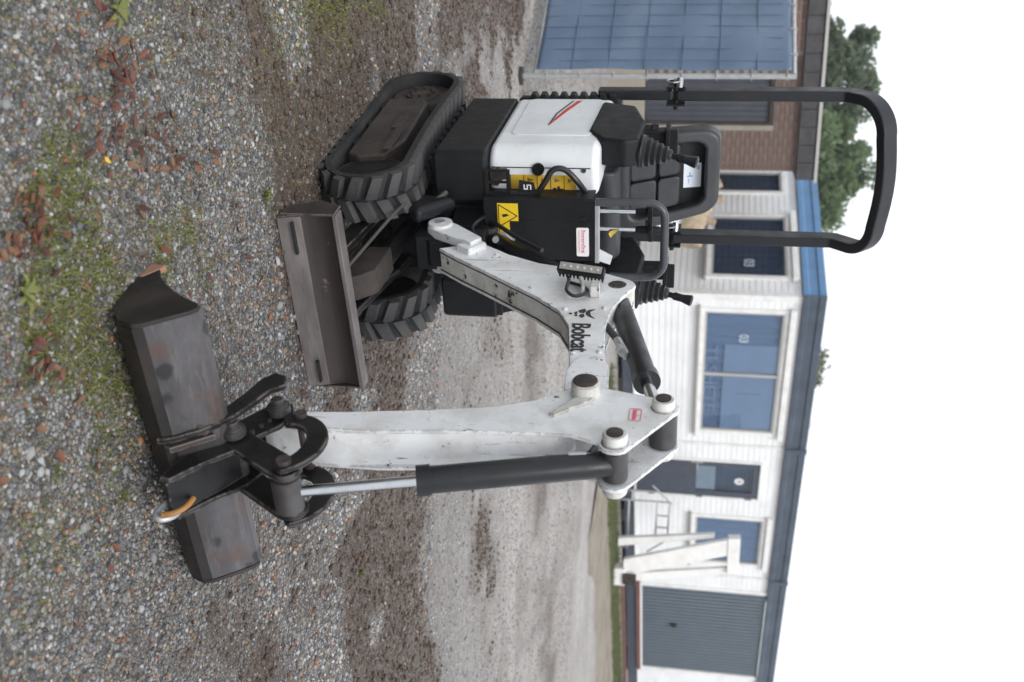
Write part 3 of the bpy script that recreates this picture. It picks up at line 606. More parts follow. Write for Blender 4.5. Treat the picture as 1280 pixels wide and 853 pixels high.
b = B(); b.prism_l(outline, -HW, -HW+.013); part('boom_side_plate', b, 'white', boom, .003)
b = B(); b.prism_l(outline, HW-.013, HW); part('boom_side_plate', b, 'white', boom, .003)
for s in (-1, 1):
    part('foot_boss', B().cyl((s*(FW-.03), .54, .45), (s*(FW+.012), .54, .45), .047, 26), 'white', boom, .004)
    b = B(); b.cyl((s*(FW+.011), .54, .45), (s*(FW+.0155), .54, .45), .02, 18); part('pin_end', b, 'steel', boom, .001)
    part('foot_plate', B().prism_l([(.49, .46), (.525, .51), (.645, .632), (.70, .60), (.60, .44), (.565, .405), (.515, .405)], s*HW if s > 0 else -FW, FW if s > 0 else -HW), 'white', boom, .005)
    part('foot_block', B().prism_l([(.63, .61), (.665, .655), (.735, .60), (.69, .54)], s*HW*.6 if s > 0 else -FW+.012, FW-.012 if s > 0 else -HW*.6), 'white', boom, .008)
    arch = [(1.64, 1.195)]+[(1.54-.12*math.sin(R(a))*.9, 1.125+.062*math.cos(R(a))) for a in range(0, 181, 15)]+[(1.64, 1.07)]
    part('tip_doubler', B().prism_l(arch, s*HW if s > 0 else -HW-.008, s*HW+.008 if s > 0 else -HW), 'white', boom, .003)
useam = [(f_, z_) for f_, z_ in inset(outline, .002)[-9:]]
for l_ in (-HW+.0145, HW-.0145): part('weld_seam', B().tube([(l_, f_, z_) for f_, z_ in useam], .0026, 6), 'pin', boom, 0)
part('foot_pin', B().cyl((-FW, .54, .45), (FW, .54, .45), .019, 18), 'chrome', boom, 0)
for f, z in ((1.11, 1.13), (1.13, 1.005), (1.40, 1.145), (1.42, 1.068), (.98, .87), (.72, .7)): part('weld_stud', B().lathe((-HW, f, z), (-HW-.008, f, z), [(0, .009), (.7, .008), (1, .004)], 12), 'white', boom, 0)
part('lug_pin', B().cyl((-HW-.002, .925, 1.155), (HW+.002, .925, 1.155), .021, 18), 'pin', boom, .001)
# lettering on the boom
def text_mesh(txt, size, ext, offset=0.0, sx=1.0):
    cu = bpy.data.curves.new('lettering', 'FONT'); cu.body = txt; cu.size = size; cu.extrude = ext; cu.offset = offset; cu.align_x = 'LEFT'
    ob = bpy.data.objects.new('lettering_source', cu); COL.objects.link(ob); dg = bpy.context.evaluated_depsgraph_get()
    me = bpy.data.meshes.new_from_object(ob.evaluated_get(dg)); bpy.data.objects.remove(ob); bpy.data.curves.remove(cu)
    for v in me.vertices: v.co.x *= sx
    return me
def place_text(me, name, mat, parent, origin, xdir, ydir):
    """origin and directions in machine coordinates"""
    fl = lambda p: Vector((p[0], -p[1], p[2])); xd = fl(xdir).normalized(); yd = fl(ydir).normalized(); zd = xd.cross(yd)
    mm = Matrix.Identity(4)
    for k in range(3): mm[k][0], mm[k][1], mm[k][2] = xd[k], yd[k], zd[k]
    mm.translation = fl(origin); me.transform(mm); me.materials.clear(); me.materials.append(M[mat]); return link(name, me, None, parent)
tm = text_mesh('Bobcat', .082, .0006, .0016, .80)
place_text(tm, 'lettering', 'ink', boom, (-HW-.0014, 1.222, 1.042), (0, 1, .095), (0, -.03, 1))
# the animal-head emblem beside the lettering: black facets
b = B(); e0 = -HW-.0005; e1 = -HW-.002
def em(poly): b.prism_l([(1.122+x*.066, 1.043+y*.062) for x, y in poly], e1, e0)
em([(.0, .95), (.12, .62), (.35, .5), (.62, .55), (.8, .75), (.98, 1.05), (.72, .82), (.55, .78), (.3, .72)])
em([(.0, .42), (.2, .5), (.45, .42), (.42, .2), (.25, .1), (.12, .22)]); em([(.55, .42), (.8, .5), (.95, .35), (.75, .2), (.6, .25)])
em([(.3, .02), (.5, .1), (.6, -.02), (.45, -.08)]); em([(.62, .1), (.8, .12), (.78, -.02), (.66, -.02)])
em([(.55+.08*math.cos(R(a)), -.26+.08*math.sin(R(a))) for a in range(0, 360, 36)])
part('emblem', b, 'ink', boom, 0)
# work light on the boom
def orient(pts, o, xd, yd, zd): return [tuple(Vector(o)+Vector(xd)*p[0]+Vector(yd)*p[1]+Vector(zd)*p[2]) for p in pts]
LO = Vector((-HW-.058, .945, 1.035)); lz = Vector((.06, .12, 1)).normalized(); ly = Vector((-.78, .62, 0)); ly = (ly-lz*ly.dot(lz)).normalized(); lx = ly.cross(lz)
def lbox(a, c):
    b = MB(); b.box(a, c); return orient(b.v, LO, lx, ly, lz), b.f
b = B(); b.add(*lbox((-.018, -.02, -.080), (.018, .012, .080))); wl = part('work_light', b, 'black', boom, .004)
b = B(); b.add(*lbox((-.013, .010, -.072), (.013, .0145, .072))); ln = part('light_lens', b, 'lens', wl, .001)
for k in range(6):
    b = B(); c = -.058+k*.0232; b.lathe(*[orient([(0, y_, c)], LO, lx, ly, lz)[0] for y_ in (.014, .0165)], [(0, .006), (1, .004)], 10); part('led_spot', b, 'led', ln, 0)
for k in range(13):
    c = -.077+k*.0123; b = B(); b.add(*lbox((-.017, -.042, c), (.017, -.019, c+.005))); part('cooling_fin', b, 'black', wl, 0)
b = B(); b.tube([LO+Vector((.02, .02, -.0)), (-HW-.03, 1.01, 1.05), (-HW, 1.03, 1.05)], .008, 8); b.box((-HW-.045, .995, 1.075), (-HW, 1.04, 1.105)); part('light_bracket', b, 'white_dirty', wl, .003)
part('light_cable', B().tube(smoothpath([LO+Vector((.02, .02, -.04)), (-HW-.04, 1.0, 1.0), (-HW-.03, 1.05, 1.0), (-HW-.02, 1.07, 1.03), (-HW-.02, 1.04, 1.065), (-HW-.015, .99, 1.05), (-HW-.01, .95, 1.0)], 6), .006, 8), 'hose', wl, 0)
# boom cylinder (behind the boom)
def ram(name, a, c, rb, rr, split, mat='cylinder', parent=None, latw=.05):
    a = Vector(a); c = Vector(c); d = c-a; mpt = a+d*split
    b = B(); b.lathe(a, mpt, [(0, rb*.8), (.04, rb), (.93, rb), (.93, rb*1.14), (1, rb*1.14), (1, rr*1.3)], 24); cy = part(name, b, mat, parent or EX, 0, smooth=30)
    b = B(); b.cyl(mpt-d.normalized()*.01, c, rr, 18); part('piston_rod', b, 'chrome', cy, 0, smooth=60)
    for p, r_ in ((a, rb*.95), (c, rr*2.1)): part('cylinder_eye', B().cyl(p-Vector((latw, 0, 0)), p+Vector((latw, 0, 0)), r_, 20), 'bushing', cy, .003)
    return cy
ram('boom_cylinder', (.0, .46, .62), (-.0, .84, 1.02), .034, .018, .86)
part('cylinder_hose', B().tube(smoothpath([(-.03, .40, .60), (-.075, .50, .66), (-.06, .58, .75), (-.055, .68, .86)]), .009, 8), 'hose', bevel=0)
for pts_ in ([(.03, .38, .62), (.035, .46, .66), (.02, .55, .66), (.0, .62, .70), (.0, .70, .80)], [(.06, .38, .61), (.075, .47, .63), (.06, .56, .62), (.03, .64, .69), (.02, .74, .83)], [(-.05, .37, .60), (-.085, .45, .60), (-.07, .53, .57), (-.04, .60, .62)]):
    part('cylinder_hose', B().tube(smoothpath(pts_), .0085, 8), 'hose', bevel=0, smooth=60)
part('hose_fitting', B().cyl((-.02, .50, .655), (-.03, .54, .66), .013, 8), 'steel', bevel=0)
# arm cylinder on top of the boom
ac = ram('arm_cylinder', (.0, .93, 1.155), (0, 1.715, 1.352), .036, .0185, .70)
b = B(); b.tube(smoothpath([(-.01, 1.02, 1.12), (-.02, 1.12, 1.12), (-.02, 1.2, 1.155), (-.012, 1.27, 1.195)]), .0115, 10); part('cylinder_hose', b, 'hose', ac, 0)
b = B(); b.cyl((-.014, 1.255, 1.185), (-.01, 1.345, 1.222), .014, 8); b.cyl((-.01, 1.30, 1.2), (-.01, 1.32, 1.21), .019, 6); part('hose_fitting', b, 'steel', ac, 0)
part('cylinder_hose', B().tube(smoothpath([(.03, 1.5, 1.10), (.02, 1.64, 1.19), (.02, 1.78, 1.18), (.0, 1.86, 1.17)]), .01, 10), 'hose', ac, 0)
# ---- arm
PA, PB, PC, PD = (1.665, 1.135), (1.895, 1.238), (1.715, 1.352), (1.865, .30)
AW = .064
armprof = [(1.71, 1.05), (1.76, .89), (1.796, .72), (1.828, .50), (1.835, .36), (1.85, .28), (1.885, .27), (1.908, .31), (1.915, .50), (1.885, .74), (1.862, .93), (1.85, 1.08), (1.76, 1.12)]
b = B(); b.prism_l(armprof, -AW+.008, AW-.008); arm = part('arm', b, 'white', bevel=.004)
plate = [(1.712, 1.0)]+arc(PA[0], PA[1], .05, 230, 150, 5)+arc(PC[0], PC[1], .043, 170, 40, 6)+arc(PB[0], PB[1], .045, 40, -80, 6)+[(1.872, 1.12), (1.876, 1.0), (1.888, .80), (1.912, .60), (1.913, .44), (1.893, .36), (1.84, .36), (1.826, .50), (1.792, .72), (1.757, .89)]
for s in (-1, 1):
    l0, l1 = (-AW-.001, -AW+.010) if s < 0 else (AW-.010, AW+.001)
    ap = part('arm_side_plate', B().prism_l(plate, l0, l1), 'white', arm, .003)
    for P_, r_ in ((PB, .033), (PC, .031)):
        b = B(); b.lathe((s*AW, *P_), (s*(AW+.03), *P_), [(0, r_+.004), (.15, r_), (.8, r_), (1, r_-.004)], 26); bs = part('pin_boss', b, 'white_dirty', ap, 0)
        part('pin_end', B().cyl((s*(AW+.03), *P_), (s*(AW+.034), *P_), r_*.68, 20), 'pin', bs, .001)
    b = B(); b.prism_l([(1.70, 1.165), (1.718, 1.15), (1.795, 1.065), (1.79, 1.05), (1.70, 1.11)], (-AW-.012 if s < 0 else AW), (-AW if s < 0 else AW+.012)); part('gusset', b, 'white_dirty', ap, .003)
    b = B(); b.lathe((s*(AW-.01), *PA), (s*(AW+.042), *PA), [(0, .042), (.5, .039), (.93, .039), (1, .035)], 28); bs = part('pin_boss', b, 'white_dirty', ap, 0)
    part('pin_end', B().lathe((s*(AW+.0425), *PA), (s*(AW+.047), *PA), [(0, .034), (.8, .034), (1, .027)], 24), 'pin', bs, 0)
part('front_weld', B().prism_f([(.018, .34), (.021, .34), (.021, 1.06), (.018, 1.06)], 1.86, 1.8605), 'white_dirty', arm, 0)
part('arm_stud', B().cyl((AW, 1.78, 1.0), (AW+.012, 1.78, 1.0), .012, 10), 'white', arm, .002)
# bucket cylinder in front of the arm
bc = ram('bucket_cylinder', (0, *PB), (0, 2.118, .425), .036, .0145, .61, latw=.045)
b = B(); b.tube([(-.028, 1.925, 1.06), (-.03, 1.915, 1.14), (-.03, 1.905, 1.185), (-.02, 1.895, 1.20)], .006, 8); part('oil_pipe', b, 'chrome', bc, 0)
part('oil_pipe', B().cyl((-.03, 1.914, 1.12), (-.03, 1.907, 1.165), .0105, 12), 'steel', bc, 0)
part('rod_eye', B().lathe((-.047, 2.118, .425), (.052, 2.118, .425), [(0, .034), (.03, .038), (.97, .038), (1, .034)], 24), 'bushing', bc, 0)
# ---- linkage, quick hitch and bucket
def banana(c, r0, r1, a0, a1, n=14):
    return arc(c[0], c[1], r1, a0, a1, n)+arc(c[0], c[1], r0, a1, a0, n)
for l in (-.088, .078):
    pts_o, pts_i = [], []
    for i in range(15):
        t = i/14; a = R(182-150*t); c = (2.02, .385); rx, rz = .108, .088
        wdt = .030*(1-.12*abs(2*t-1))
        d = Vector((math.cos(a)*rx, math.sin(a)*rz)); p = Vector(c)+d; nn = d.normalized()
        pts_o.append(tuple(p+nn*wdt)); pts_i.append(tuple(p-nn*wdt))
    poly = pts_o+arc(pts_o[-1][0]*.5+pts_i[-1][0]*.5, pts_o[-1][1]*.5+pts_i[-1][1]*.5, .033, 20, -130, 5)[1:-1]+pts_i[::-1]+arc(pts_o[0][0]*.5+pts_i[0][0]*.5, pts_o[0][1]*.5+pts_i[0][1]*.5, .033, 0, -180, 5)[1:-1]
    part('curved_link', B().prism_l(poly, l, l+.016), 'greasy', bevel=.004)
    b = B(); b.prism_l(arc(2.10, .42, .045, 120, -30, 6)+arc(1.985, .235, .042, -60, -200, 6), l+.02 if l < 0 else l-.02, l+.036 if l < 0 else l-.004); part('bucket_link', b, 'greasy', bevel=.004)
part('link_pin', B().cyl((-.10, 2.112, .425), (.105, 2.112, .425), .02, 18), 'pin', bevel=.002)
part('link_bushing', B().cyl((-.068, 2.112, .425), (-.047, 2.112, .425), .034, 20), 'bushing', bevel=.002)
part('link_pin', B().cyl((-.10, 1.897, .392), (.1, 1.897, .392), .017, 18), 'pin', bevel=.002)
# quick hitch
hitch_poly = [(1.80, .33), (1.86, .36), (1.92, .335), (1.97, .295), (2.035, .27), (2.10, .205), (2.185, .145), (2.18, .115), (2.10, .13), (2.0, .165), (1.90, .215), (1.83, .26)]
b = B()
for l in (-.066, .05): b.prism_l(hitch_poly, l, l+.014)
hitch = part('quick_hitch', b, 'greasy', bevel=.004)
b = B(); b.prism_l([(2.0, .17), (2.18, .118), (2.19, .135), (2.06, .22), (2.0, .25)], -.052, .05); b.prism_l([(1.84, .25), (1.96, .2), (1.98, .215), (1.86, .27)], -.052, .05); part('hitch_body', b, 'greasy', hitch, .005)
for f, z in ((1.865, .315), (1.985, .235)):
    b = B(); b.cyl((-.105, f, z), (.09, f, z), .022, 18); b.lathe((-.118, f, z), (-.072, f, z), [(0, .016), (.05, .018), (.36, .018), (.36, .027), (.5, .027), (.5, .033), (.95, .033), (1, .03)], 12); part('hitch_pin', b, 'bushing', hitch, .001)
for k in range(3): part('hitch_bolt', B().cyl((-.074, 1.90+.03*k, .30-.012*k), (-.064, 1.90+.03*k, .30-.012*k), .007, 6), 'bushing', hitch, 0)
# safety hook on the hitch
b = B(); b.tube(smoothpath([(.02, 2.145, .175), (.022, 2.18, .17), (.024, 2.205, .15), (.026, 2.215, .12)], 5), [.0075]*16, 10); part('safety_catch', b, 'orange', hitch, 0, smooth=60)
b = B(); b.tube(smoothpath([(.03, 2.16, .105), (.035, 2.20, .095), (.04, 2.215, .11), (.045, 2.20, .13), (.05, 2.17, .14)], 5), .009, 10); part('lifting_eye', b, 'steel', hitch, 0, smooth=60)
# bucket, turned a touch against the arm
BK = empty('bucket_pivot_unused', (0, 0, 0)); bpy.data.objects.remove(BK)
bo = Vector((-.045, 2.05, 0)); by = R(3.4)
def bt(mb):
    o = []
    for l, f, z in mb.v:
        dl, df = l-bo.x, f-bo.y
        o.append((bo.x+dl*math.cos(by)+df*math.sin(by), bo.y-dl*math.sin(by)+df*math.cos(by), z))
    # the turn is clockwise seen from above in (lateral, forward)
    mb.v = o; return mb
WB = .415
outer = [(1.80, .004), (1.90, .0), (1.975, .004), (2.035, .022), (2.075, .055), (2.092, .098), (2.085, .125), (2.02, .215), (2.0, .228), (1.975, .228)]
inn = inset(outer+[(1.9, .1)], .011)[:-1]
shellp = outer+[(1.972, .217), (1.996, .217), (2.011, .207), (2.074, .121), (2.08, .1), (2.064, .062), (2.028, .033), (1.972, .015), (1.9, .011), (1.802, .011)]
b = B(); b.prism_l([p for p in shellp], -.045-WB, -.045+WB); bucket = part('bucket', bt(b), 'bucket', bevel=.002, smooth=28)
# lower back facet faces down: its shade is painted in as darker steel
b = B(); b.prism_l([(1.95, -.001), (2.0365, .0195), (2.0775, .0535), (2.0955, .098), (2.0865, .1245), (2.082, .12), (2.085, .098), (2.07, .06), (2.03, .03), (1.95, .008)], -.045-WB+.002, -.045+WB-.002); part('bucket_heel_shade', bt(b), 'bucket_dark', bucket, .001)
side = [(1.80, .003), (1.90, .0), (1.98, .006), (2.036, .023), (2.077, .056), (2.094, .098), (2.087, .126), (2.022, .217), (2.003, .23), (1.982, .224), (1.955, .172), (1.915, .118), (1.862, .065), (1.815, .04)]
for l in (-.045-WB-.012, -.045+WB):
    part('bucket_side', bt(B().prism_l(side, l, l+.012)), 'bucket_dark', bucket, .002)
    part('side_edge', bt(B().prism_l([(1.79, .001), (1.86, .0), (1.862, .012), (1.815, .044), (1.80, .05)], l-.002, l+.014)), 'cut', bucket, .002)
part('cutting_edge', bt(B().prism_l([(1.77, .0), (1.87, -.003), (1.87, .010), (1.80, .014)], -.045-WB, -.045+WB)), 'cut', bucket, .002)
# bucket ears that carry the hitch
for l in (-.135, .085):
    ear = [(2.105, .085), (2.10, .115), (2.055, .185), (1.99, .245), (1.90, .285), (1.86, .30), (1.83, .335), (1.79, .325), (1.775, .285), (1.81, .255), (1.88, .235), (1.97, .20), (2.05, .12), (2.085, .085)] if l < 0 else [(2.105, .085), (2.10, .115), (2.055, .185), (1.99, .235), (1.93, .25), (1.93, .215), (1.97, .2), (2.05, .12), (2.085, .085)]
    part('bucket_ear', bt(B().prism_l(ear, l, l+.018)), 'greasy', bucket, .004)
part('ear_bolt', bt(B().cyl((-.14, 2.035, .17), (-.11, 2.035, .19), .016, 12)), 'frame_rust', bucket, .002)
part('wear_bar', bt(B().prism_l([(2.10, .1), (2.11, .12), (2.04, .215), (2.03, .205)], -.112, -.095)), 'blade', bucket, .002)
# sticker on the arm plate
b = B(); o1 = rrect(1.728, 1.262, 1.79, 1.296, .008, 3); 
n = len(o1); o2 = rrect(1.7305, 1.2645, 1.7875, 1.2935, .006, 3)
b.add([(-AW-.0022, f, z) for f, z in o1]+[(-AW-.0022, f, z) for f, z in o2], [(i, (i+1) % n, n+(i+1) % n, n+i) for i in range(n)])
for k in range(6):
    x = 1.735+k*.0085; b.box((-AW-.003, x, 1.272), (-AW-.0012, x+.0018, 1.284+(.004 if k in (0, 3) else 0))); b.box((-AW-.003, x+.0045, 1.272), (-AW-.0012, x+.006, 1.2815))
part('sticker_lettering', b, 'red', arm, 0)
#@ENV
# ------------------------------------------------------------------ the white site cabin behind
M['siding'] = surf('white_board_cladding', (.80, .81, .82), .55, 0, .05, 1.2, dirt=(.50, .49, .45), damt=.4, dscale=1.6, bump=.1, bscale=12, bdist=.004, stretch=(.6, .6, 1.6))
M['trim'] = surf('white_painted_trim', (.77, .77, .76), .5, 0, .05, 4, dirt=(.42, .38, .32), damt=.4, dscale=5, bump=.1)
M['fascia_blue'] = surf('blue_fascia_paint', (.085, .215, .42), .45, 0, .12, 2, dirt=(.18, .22, .27), damt=.35, dscale=3, bump=.08)
M['fascia_slate'] = surf('slate_fascia_paint', (.05, .068, .095), .5, 0, .2, 2, dirt=(.11, .14, .18), damt=.5, dscale=2.5, chip=(.1, .2, .36), cthr=.72, cscale=3, bump=.08)
M['slate'] = surf('slate_grey_paint', (.045, .056, .078), .45, 0, .12, 4, dirt=(.09, .09, .1), damt=.3, bump=.08)
M['door_grey'] = surf('ribbed_door_paint', (.105, .135, .165), .45, 0, .08, 3, dirt=(.16, .17, .17), damt=.35, dscale=2, bump=.05)
M['alu'] = surf('aluminium_frame', (.46, .45, .43), .45, .3, .1, 8, dirt=(.25, .22, .18), damt=.4, bump=.05)
M['curtain'] = surf('blue_curtain', (.165, .21, .29), .85, 0, .15, 2.5, stretch=(6, 6, .4), bump=.2, bscale=12)
M['blind'] = surf('pale_blue_blind', (.29, .335, .41), .8, 0, .06, 2, bump=.1)
M['darkroom'] = surf('dark_interior', (.042, .056, .085), .9, 0, .2, bump=0)
M['brown_red'] = surf('red_brown_beam', (.15, .06, .045), .6, 0, .2, 6, dirt=(.1, .06, .05), damt=.5, bump=.2)
M['dark_wood'] = surf('dark_timber', (.04, .028, .026), .8, 0, .3, 5, bump=.3)
M['roofing'] = surf('roofing_felt', (.06, .06, .062), .9, 0, .2, bump=.2)
M['faint'] = surf('faded_window_paint', (.27, .32, .41), .8, 0, .2, 9, bump=0)
M['faint2'] = surf('white_window_figure', (.42, .48, .58), .8, 0, .2, 9, bump=0)
def glass_mat():
    g = NT('window_glass'); g.t.nodes.remove(g.b)
    gl = g.n('ShaderNodeBsdfGlossy'); gl.inputs['Roughness'].default_value = .02; gl.inputs['Color'].default_value = (.85, .92, 1, 1)
    tr = g.n('ShaderNodeBsdfTransparent'); tr.inputs['Color'].default_value = (.80, .86, .92, 1)
    fr = g.n('ShaderNodeLayerWeight'); fr.inputs[0].default_value = .5; fac = g.math('ADD', g.math('MULTIPLY', g.math('POWER', fr.outputs['Facing'], 4.0), .7), .035)
    mx = g.n('ShaderNodeMixShader'); g.l(fac, mx.inputs[0]); g.l(tr.outputs[0], mx.inputs[1]); g.l(gl.outputs[0], mx.inputs[2]); g.l(mx.outputs[0], g.out.inputs[0]); return g.m
M['glass'] = glass_mat()
CAB = empty('site_cabin', (-.9, 17.4, 0), R(41))
tag(CAB, 'white boarded site cabin with blue and slate roof edge behind the excavator', 'cabin')
def cpart(name, mb, mat, parent=CAB, bevel=0.0, smooth=35): return link(name, mb.mesh(name, smooth), M[mat], parent, bevel=bevel)
def siding(s0, s1, z0, z1, face):
    b = MB(); z = z0; n = 0
    zs = []
    k0 = math.floor(z0/.102)
    edges = [z0]+[k*.102 for k in range(k0+1, int(z1/.102)+1) if k*.102 > z0+.005 and k*.102 < z1-.005]+[z1]
    prof = []
    for a, c in zip(edges[:-1], edges[1:]): prof += [(-.009, a), (-.003, c-.003), (-.0005, c-.003), (-.0005, c)]
    prof = prof+[(.05, z1), (.05, z0)]
    pl = []
    for p in prof:
        if not pl or p != pl[-1]: pl.append(p)
    if face == 'r': b._pr([(s0, d, z_) for d, z_ in pl], [(s1, d, z_) for d, z_ in pl])
    else: b._pr([(d, s0, z_) for d, z_ in pl], [(d, s1, z_) for d, z_ in pl])
    return cpart('cladding', b, 'siding', smooth=0)
ZB, ZF, ZR = .30, 2.97, 3.31
for s in [(0, .25, ZB, ZF), (.25, 3.12, ZB, 1.38), (.25, 3.12, 2.8, ZF), (3.12, 3.84, ZB, ZF), (3.84, 4.84, 2.6, ZF), (4.84, 5.36, ZB, ZF), (5.36, 6.86, ZB, 1.38), (5.36, 6.86, 2.8, ZF), (6.86, 7.68, ZB, ZF), (10.86, 11.8, ZB, ZF)]: siding(*s, 'r')
for s in [(0.02, .42, ZB, ZF), (.42, 2.28, ZB, 1.44), (.42, 2.28, 2.82, ZF), (2.28, 2.95, ZB, ZF), (2.95, 3.75, ZB, 1.35), (2.95, 3.75, 2.78, ZF), (3.75, 5.6, ZB, ZF)]: siding(*s, 'l')
b = MB(); b.box((.06, .06, ZB), (11.75, .10, 1.3)); b.box((.06, 5.4, ZB), (11.75, 5.5, ZF)); b.box((11.7, .06, ZB), (11.76, 5.45, ZF)); b.box((.06, .1, .28), (11.7, 5.4, .32)); cpart('inner_wall', b, 'trim')
cpart('corner_trim', MB().box((-.03, -.03, ZB), (.09, .02, ZF)).box((-.028, .02, ZB), (.01, .09, ZF)), 'trim', bevel=.004)
for s in (3.42, 7.25): cpart('joint_trim', MB().box((s-.03, -.03, ZB), (s+.03, -.012, ZF)), 'trim', bevel=.003)
b = MB(); b.box((-.06, -.06, ZR-.03), (11.85, 5.6, ZR)); cpart('roof', b, 'roofing')
for s0, s1 in ((-.09, 3.41), (3.43, 7.24), (7.26, 11.9)):
    b = MB(); b.prism_l([(-.075, ZF), (-.055, ZF-.0), (-.03, ZF), (-.03, ZR+.02), (-.085, ZR+.02), (-.085, ZR-.09), (-.065, ZR-.11), (-.065, ZF+.1), (-.085, ZF+.08), (-.085, ZF)], s0, s1); cpart('fascia', b, 'fascia_slate', bevel=.006)
for s in (3.42, 7.25): cpart('fascia_joint', MB().box((s-.05, -.1, ZF-.01), (s+.05, -.06, ZR+.035)), 'fascia_slate', bevel=.004)
b = MB(); b.prism_f([(-.085, ZF), (-.03, ZF), (-.03, ZR+.018), (-.095, ZR+.018), (-.095, ZR-.09), (-.07, ZR-.11), (-.07, ZF+.1), (-.085, ZF+.08)], -.03, 5.6); cpart('fascia', b, 'fascia_blue', bevel=.006)
cpart('skid_beam', MB().box((.05, -.0, .08), (11.7, .14, .3)), 'slate'); cpart('skid_beam', MB().box((-.0, .16, .08), (.14, 5.4, .3)), 'slate')
for k in range(7): cpart('support_block', MB().box((.2+k*1.75, .02, -.02), (.55+k*1.75, .4, .08)), 'dark_wood')
cpart('bottom_rail', MB().box((.0, -.022, .27), (7.6, .0, .31)), 'trim'); cpart('threshold_board', MB().box((7.66, -.05, .29), (10.9, .0, .375)), 'brown_red', bevel=.006)
cpart('threshold_trim', MB().box((7.68, -.03, .375), (10.9, .0, .42)), 'trim')
cpart('ground_beam', MB().box((7.4, -.32, -.02), (11.6, -.2, .075)), 'brown_red', bevel=.01)
def window(s0, s1, z0, z1, face, mull=(), inner='curtain', head=True):
    T = (lambda a, c: ((a[0], a[1], a[2]), (c[0], c[1], c[2]))) if face == 'r' else (lambda a, c: ((a[1], a[0], a[2]), (c[1], c[0], c[2])))
    fb = MB(); w_ = .075
    for a, c in (((s0, -.045, z0), (s1, .03, z0+w_)), ((s0, -.045, z1-w_), (s1, .03, z1)), ((s0, -.044, z0+w_), (s0+w_, .03, z1-w_)), ((s1-w_, -.044, z0+w_), (s1, .03, z1-w_))): fb.box(*T(a, c))
    fr = cpart('window', fb, 'trim', bevel=.004)
    sb = MB(); w2 = .035; i0, i1, j0, j1 = s0+w_, s1-w_, z0+w_, z1-w_
    for a, c in (((i0, -.03, j0), (i1, .02, j0+w2)), ((i0, -.03, j1-w2), (i1, .02, j1)), ((i0, -.029, j0+w2), (i0+w2, .02, j1-w2)), ((i1-w2, -.029, j0+w2), (i1, .02, j1-w2))): sb.box(*T(a, c))
    for mm_ in mull: sb.box(*T((mm_-.028, -.034, j0+w2), (mm_+.028, .02, j1-w2)))
    cpart('sash_frame', sb, 'alu', fr, .003)
    e = [i0+w2]+[v for mm_ in mull for v in (mm_-.028, mm_+.028)]+[i1-w2]
    for k in range(0, len(e), 2): cpart('pane', MB().box(*T((e[k], -.008, j0+w2), (e[k+1], -.003, j1-w2))), 'glass', fr, smooth=0)
    cpart('sill', MB().box(*T((s0-.05, -.09, z0-.035), (s1+.05, .0, z0-.001))), 'alu', fr, .004)
    if head: cpart('shutter_box', MB().box(*T((s0-.04, -.10, z1+.002), (s1+.06, -.002, z1+.10))), 'trim', fr, .008)
    nf = int((s1-s0)*34); fold = [(s0+.03+(s1-s0-.06)*i/nf, .030+.016*math.sin(i*.9+.7*math.sin(i*.23))) for i in range(nf+1)]; ply = fold+[(s1-.03, .06), (s0+.03, .06)]
    cpart('curtain', MB().prism_z([T((a, d, 0), (a, d, 0))[0][:2] for a, d in ply], z0+.03, z1-.03), inner, fr, smooth=60)
    return fr
w1 = window(.25, 3.12, 1.38, 2.8, 'r', (1.70,), 'curtain')
cpart('blind', MB().box((1.05, .004, 1.80), (3.03, .010, 2.69)), 'blind', w1, smooth=0)
cpart('blind_cord', MB().box((2.15, .001, 2.05), (2.157, .003, 2.45)), 'darkroom', w1, smooth=0)
w2 = window(5.36, 6.86, 1.38, 2.8, 'r', (), 'curtain')
w3 = window(.42, 2.28, 1.44, 2.82, 'l', (), 'darkroom')
w4 = window(2.95, 3.75, 1.35, 2.78, 'l', (), 'darkroom', False)
def wtext(txt, size, face, s, z, d, mat, parent, sx=1.0, off=.004):
    me = text_mesh(txt, size, .0008, off, sx)
    mm = Matrix.Identity(4); xd = Vector((1, 0, 0)) if face == 'r' else Vector((0, -1, 0)); yd = Vector((0, 0, 1)); zd = xd.cross(yd)
    for k in range(3): mm[k][0], mm[k][1], mm[k][2] = xd[k], yd[k], zd[k]
    mm.translation = (s, d, z) if face == 'r' else (d, s, z); me.transform(mm); me.materials.clear(); me.materials.append(M[mat]); return link('window_lettering', me, None, parent)
wtext('03', .21, 'r', .80, 2.03, -.0095, 'faint2', w1, .9)
wtext('TI SHETE', .27, 'r', 1.08, 1.50, .009, 'faint', w1, 1.45)
wtext('03', .24, 'l', .98, 2.05, -.0095, 'faint2', w3, .9)
wtext('02', .24, 'l', 1.72, 2.08, -.0095, 'faint', w3, .9)
# cabin door
b = MB(); b.box((3.86, -.03, .32), (4.82, .02, 1.43)); b.box((3.86, -.03, 2.46), (4.82, .02, 2.58)); b.box((3.86, -.029, 1.43), (4.0, .02, 2.46)); b.box((4.68, -.029, 1.43), (4.82, .02, 2.46)); dr = cpart('door', b, 'slate', bevel=.004)
cpart('pane', MB().box((4.0, -.01, 1.43), (4.68, -.004, 2.46)), 'glass', dr, smooth=0); cpart('door_blind', MB().box((4.0, .008, 1.43), (4.68, .016, 1.78)), 'alu', dr, smooth=0); cpart('dark_interior', MB().box((3.9, .1, 1.4), (4.8, .12, 2.5)), 'darkroom', dr, smooth=0)
b = MB(); b.cyl((4.38, -.012, 2.22), (4.38, -.017, 2.22), .085, 24); stc = cpart('round_sticker', b, 'sticker', dr); cpart('sticker_print', MB().box((4.35, -.0195, 2.19), (4.41, -.0165, 2.205)).box((4.36, -.0195, 2.225), (4.4, -.0165, 2.26)), 'ink', stc)
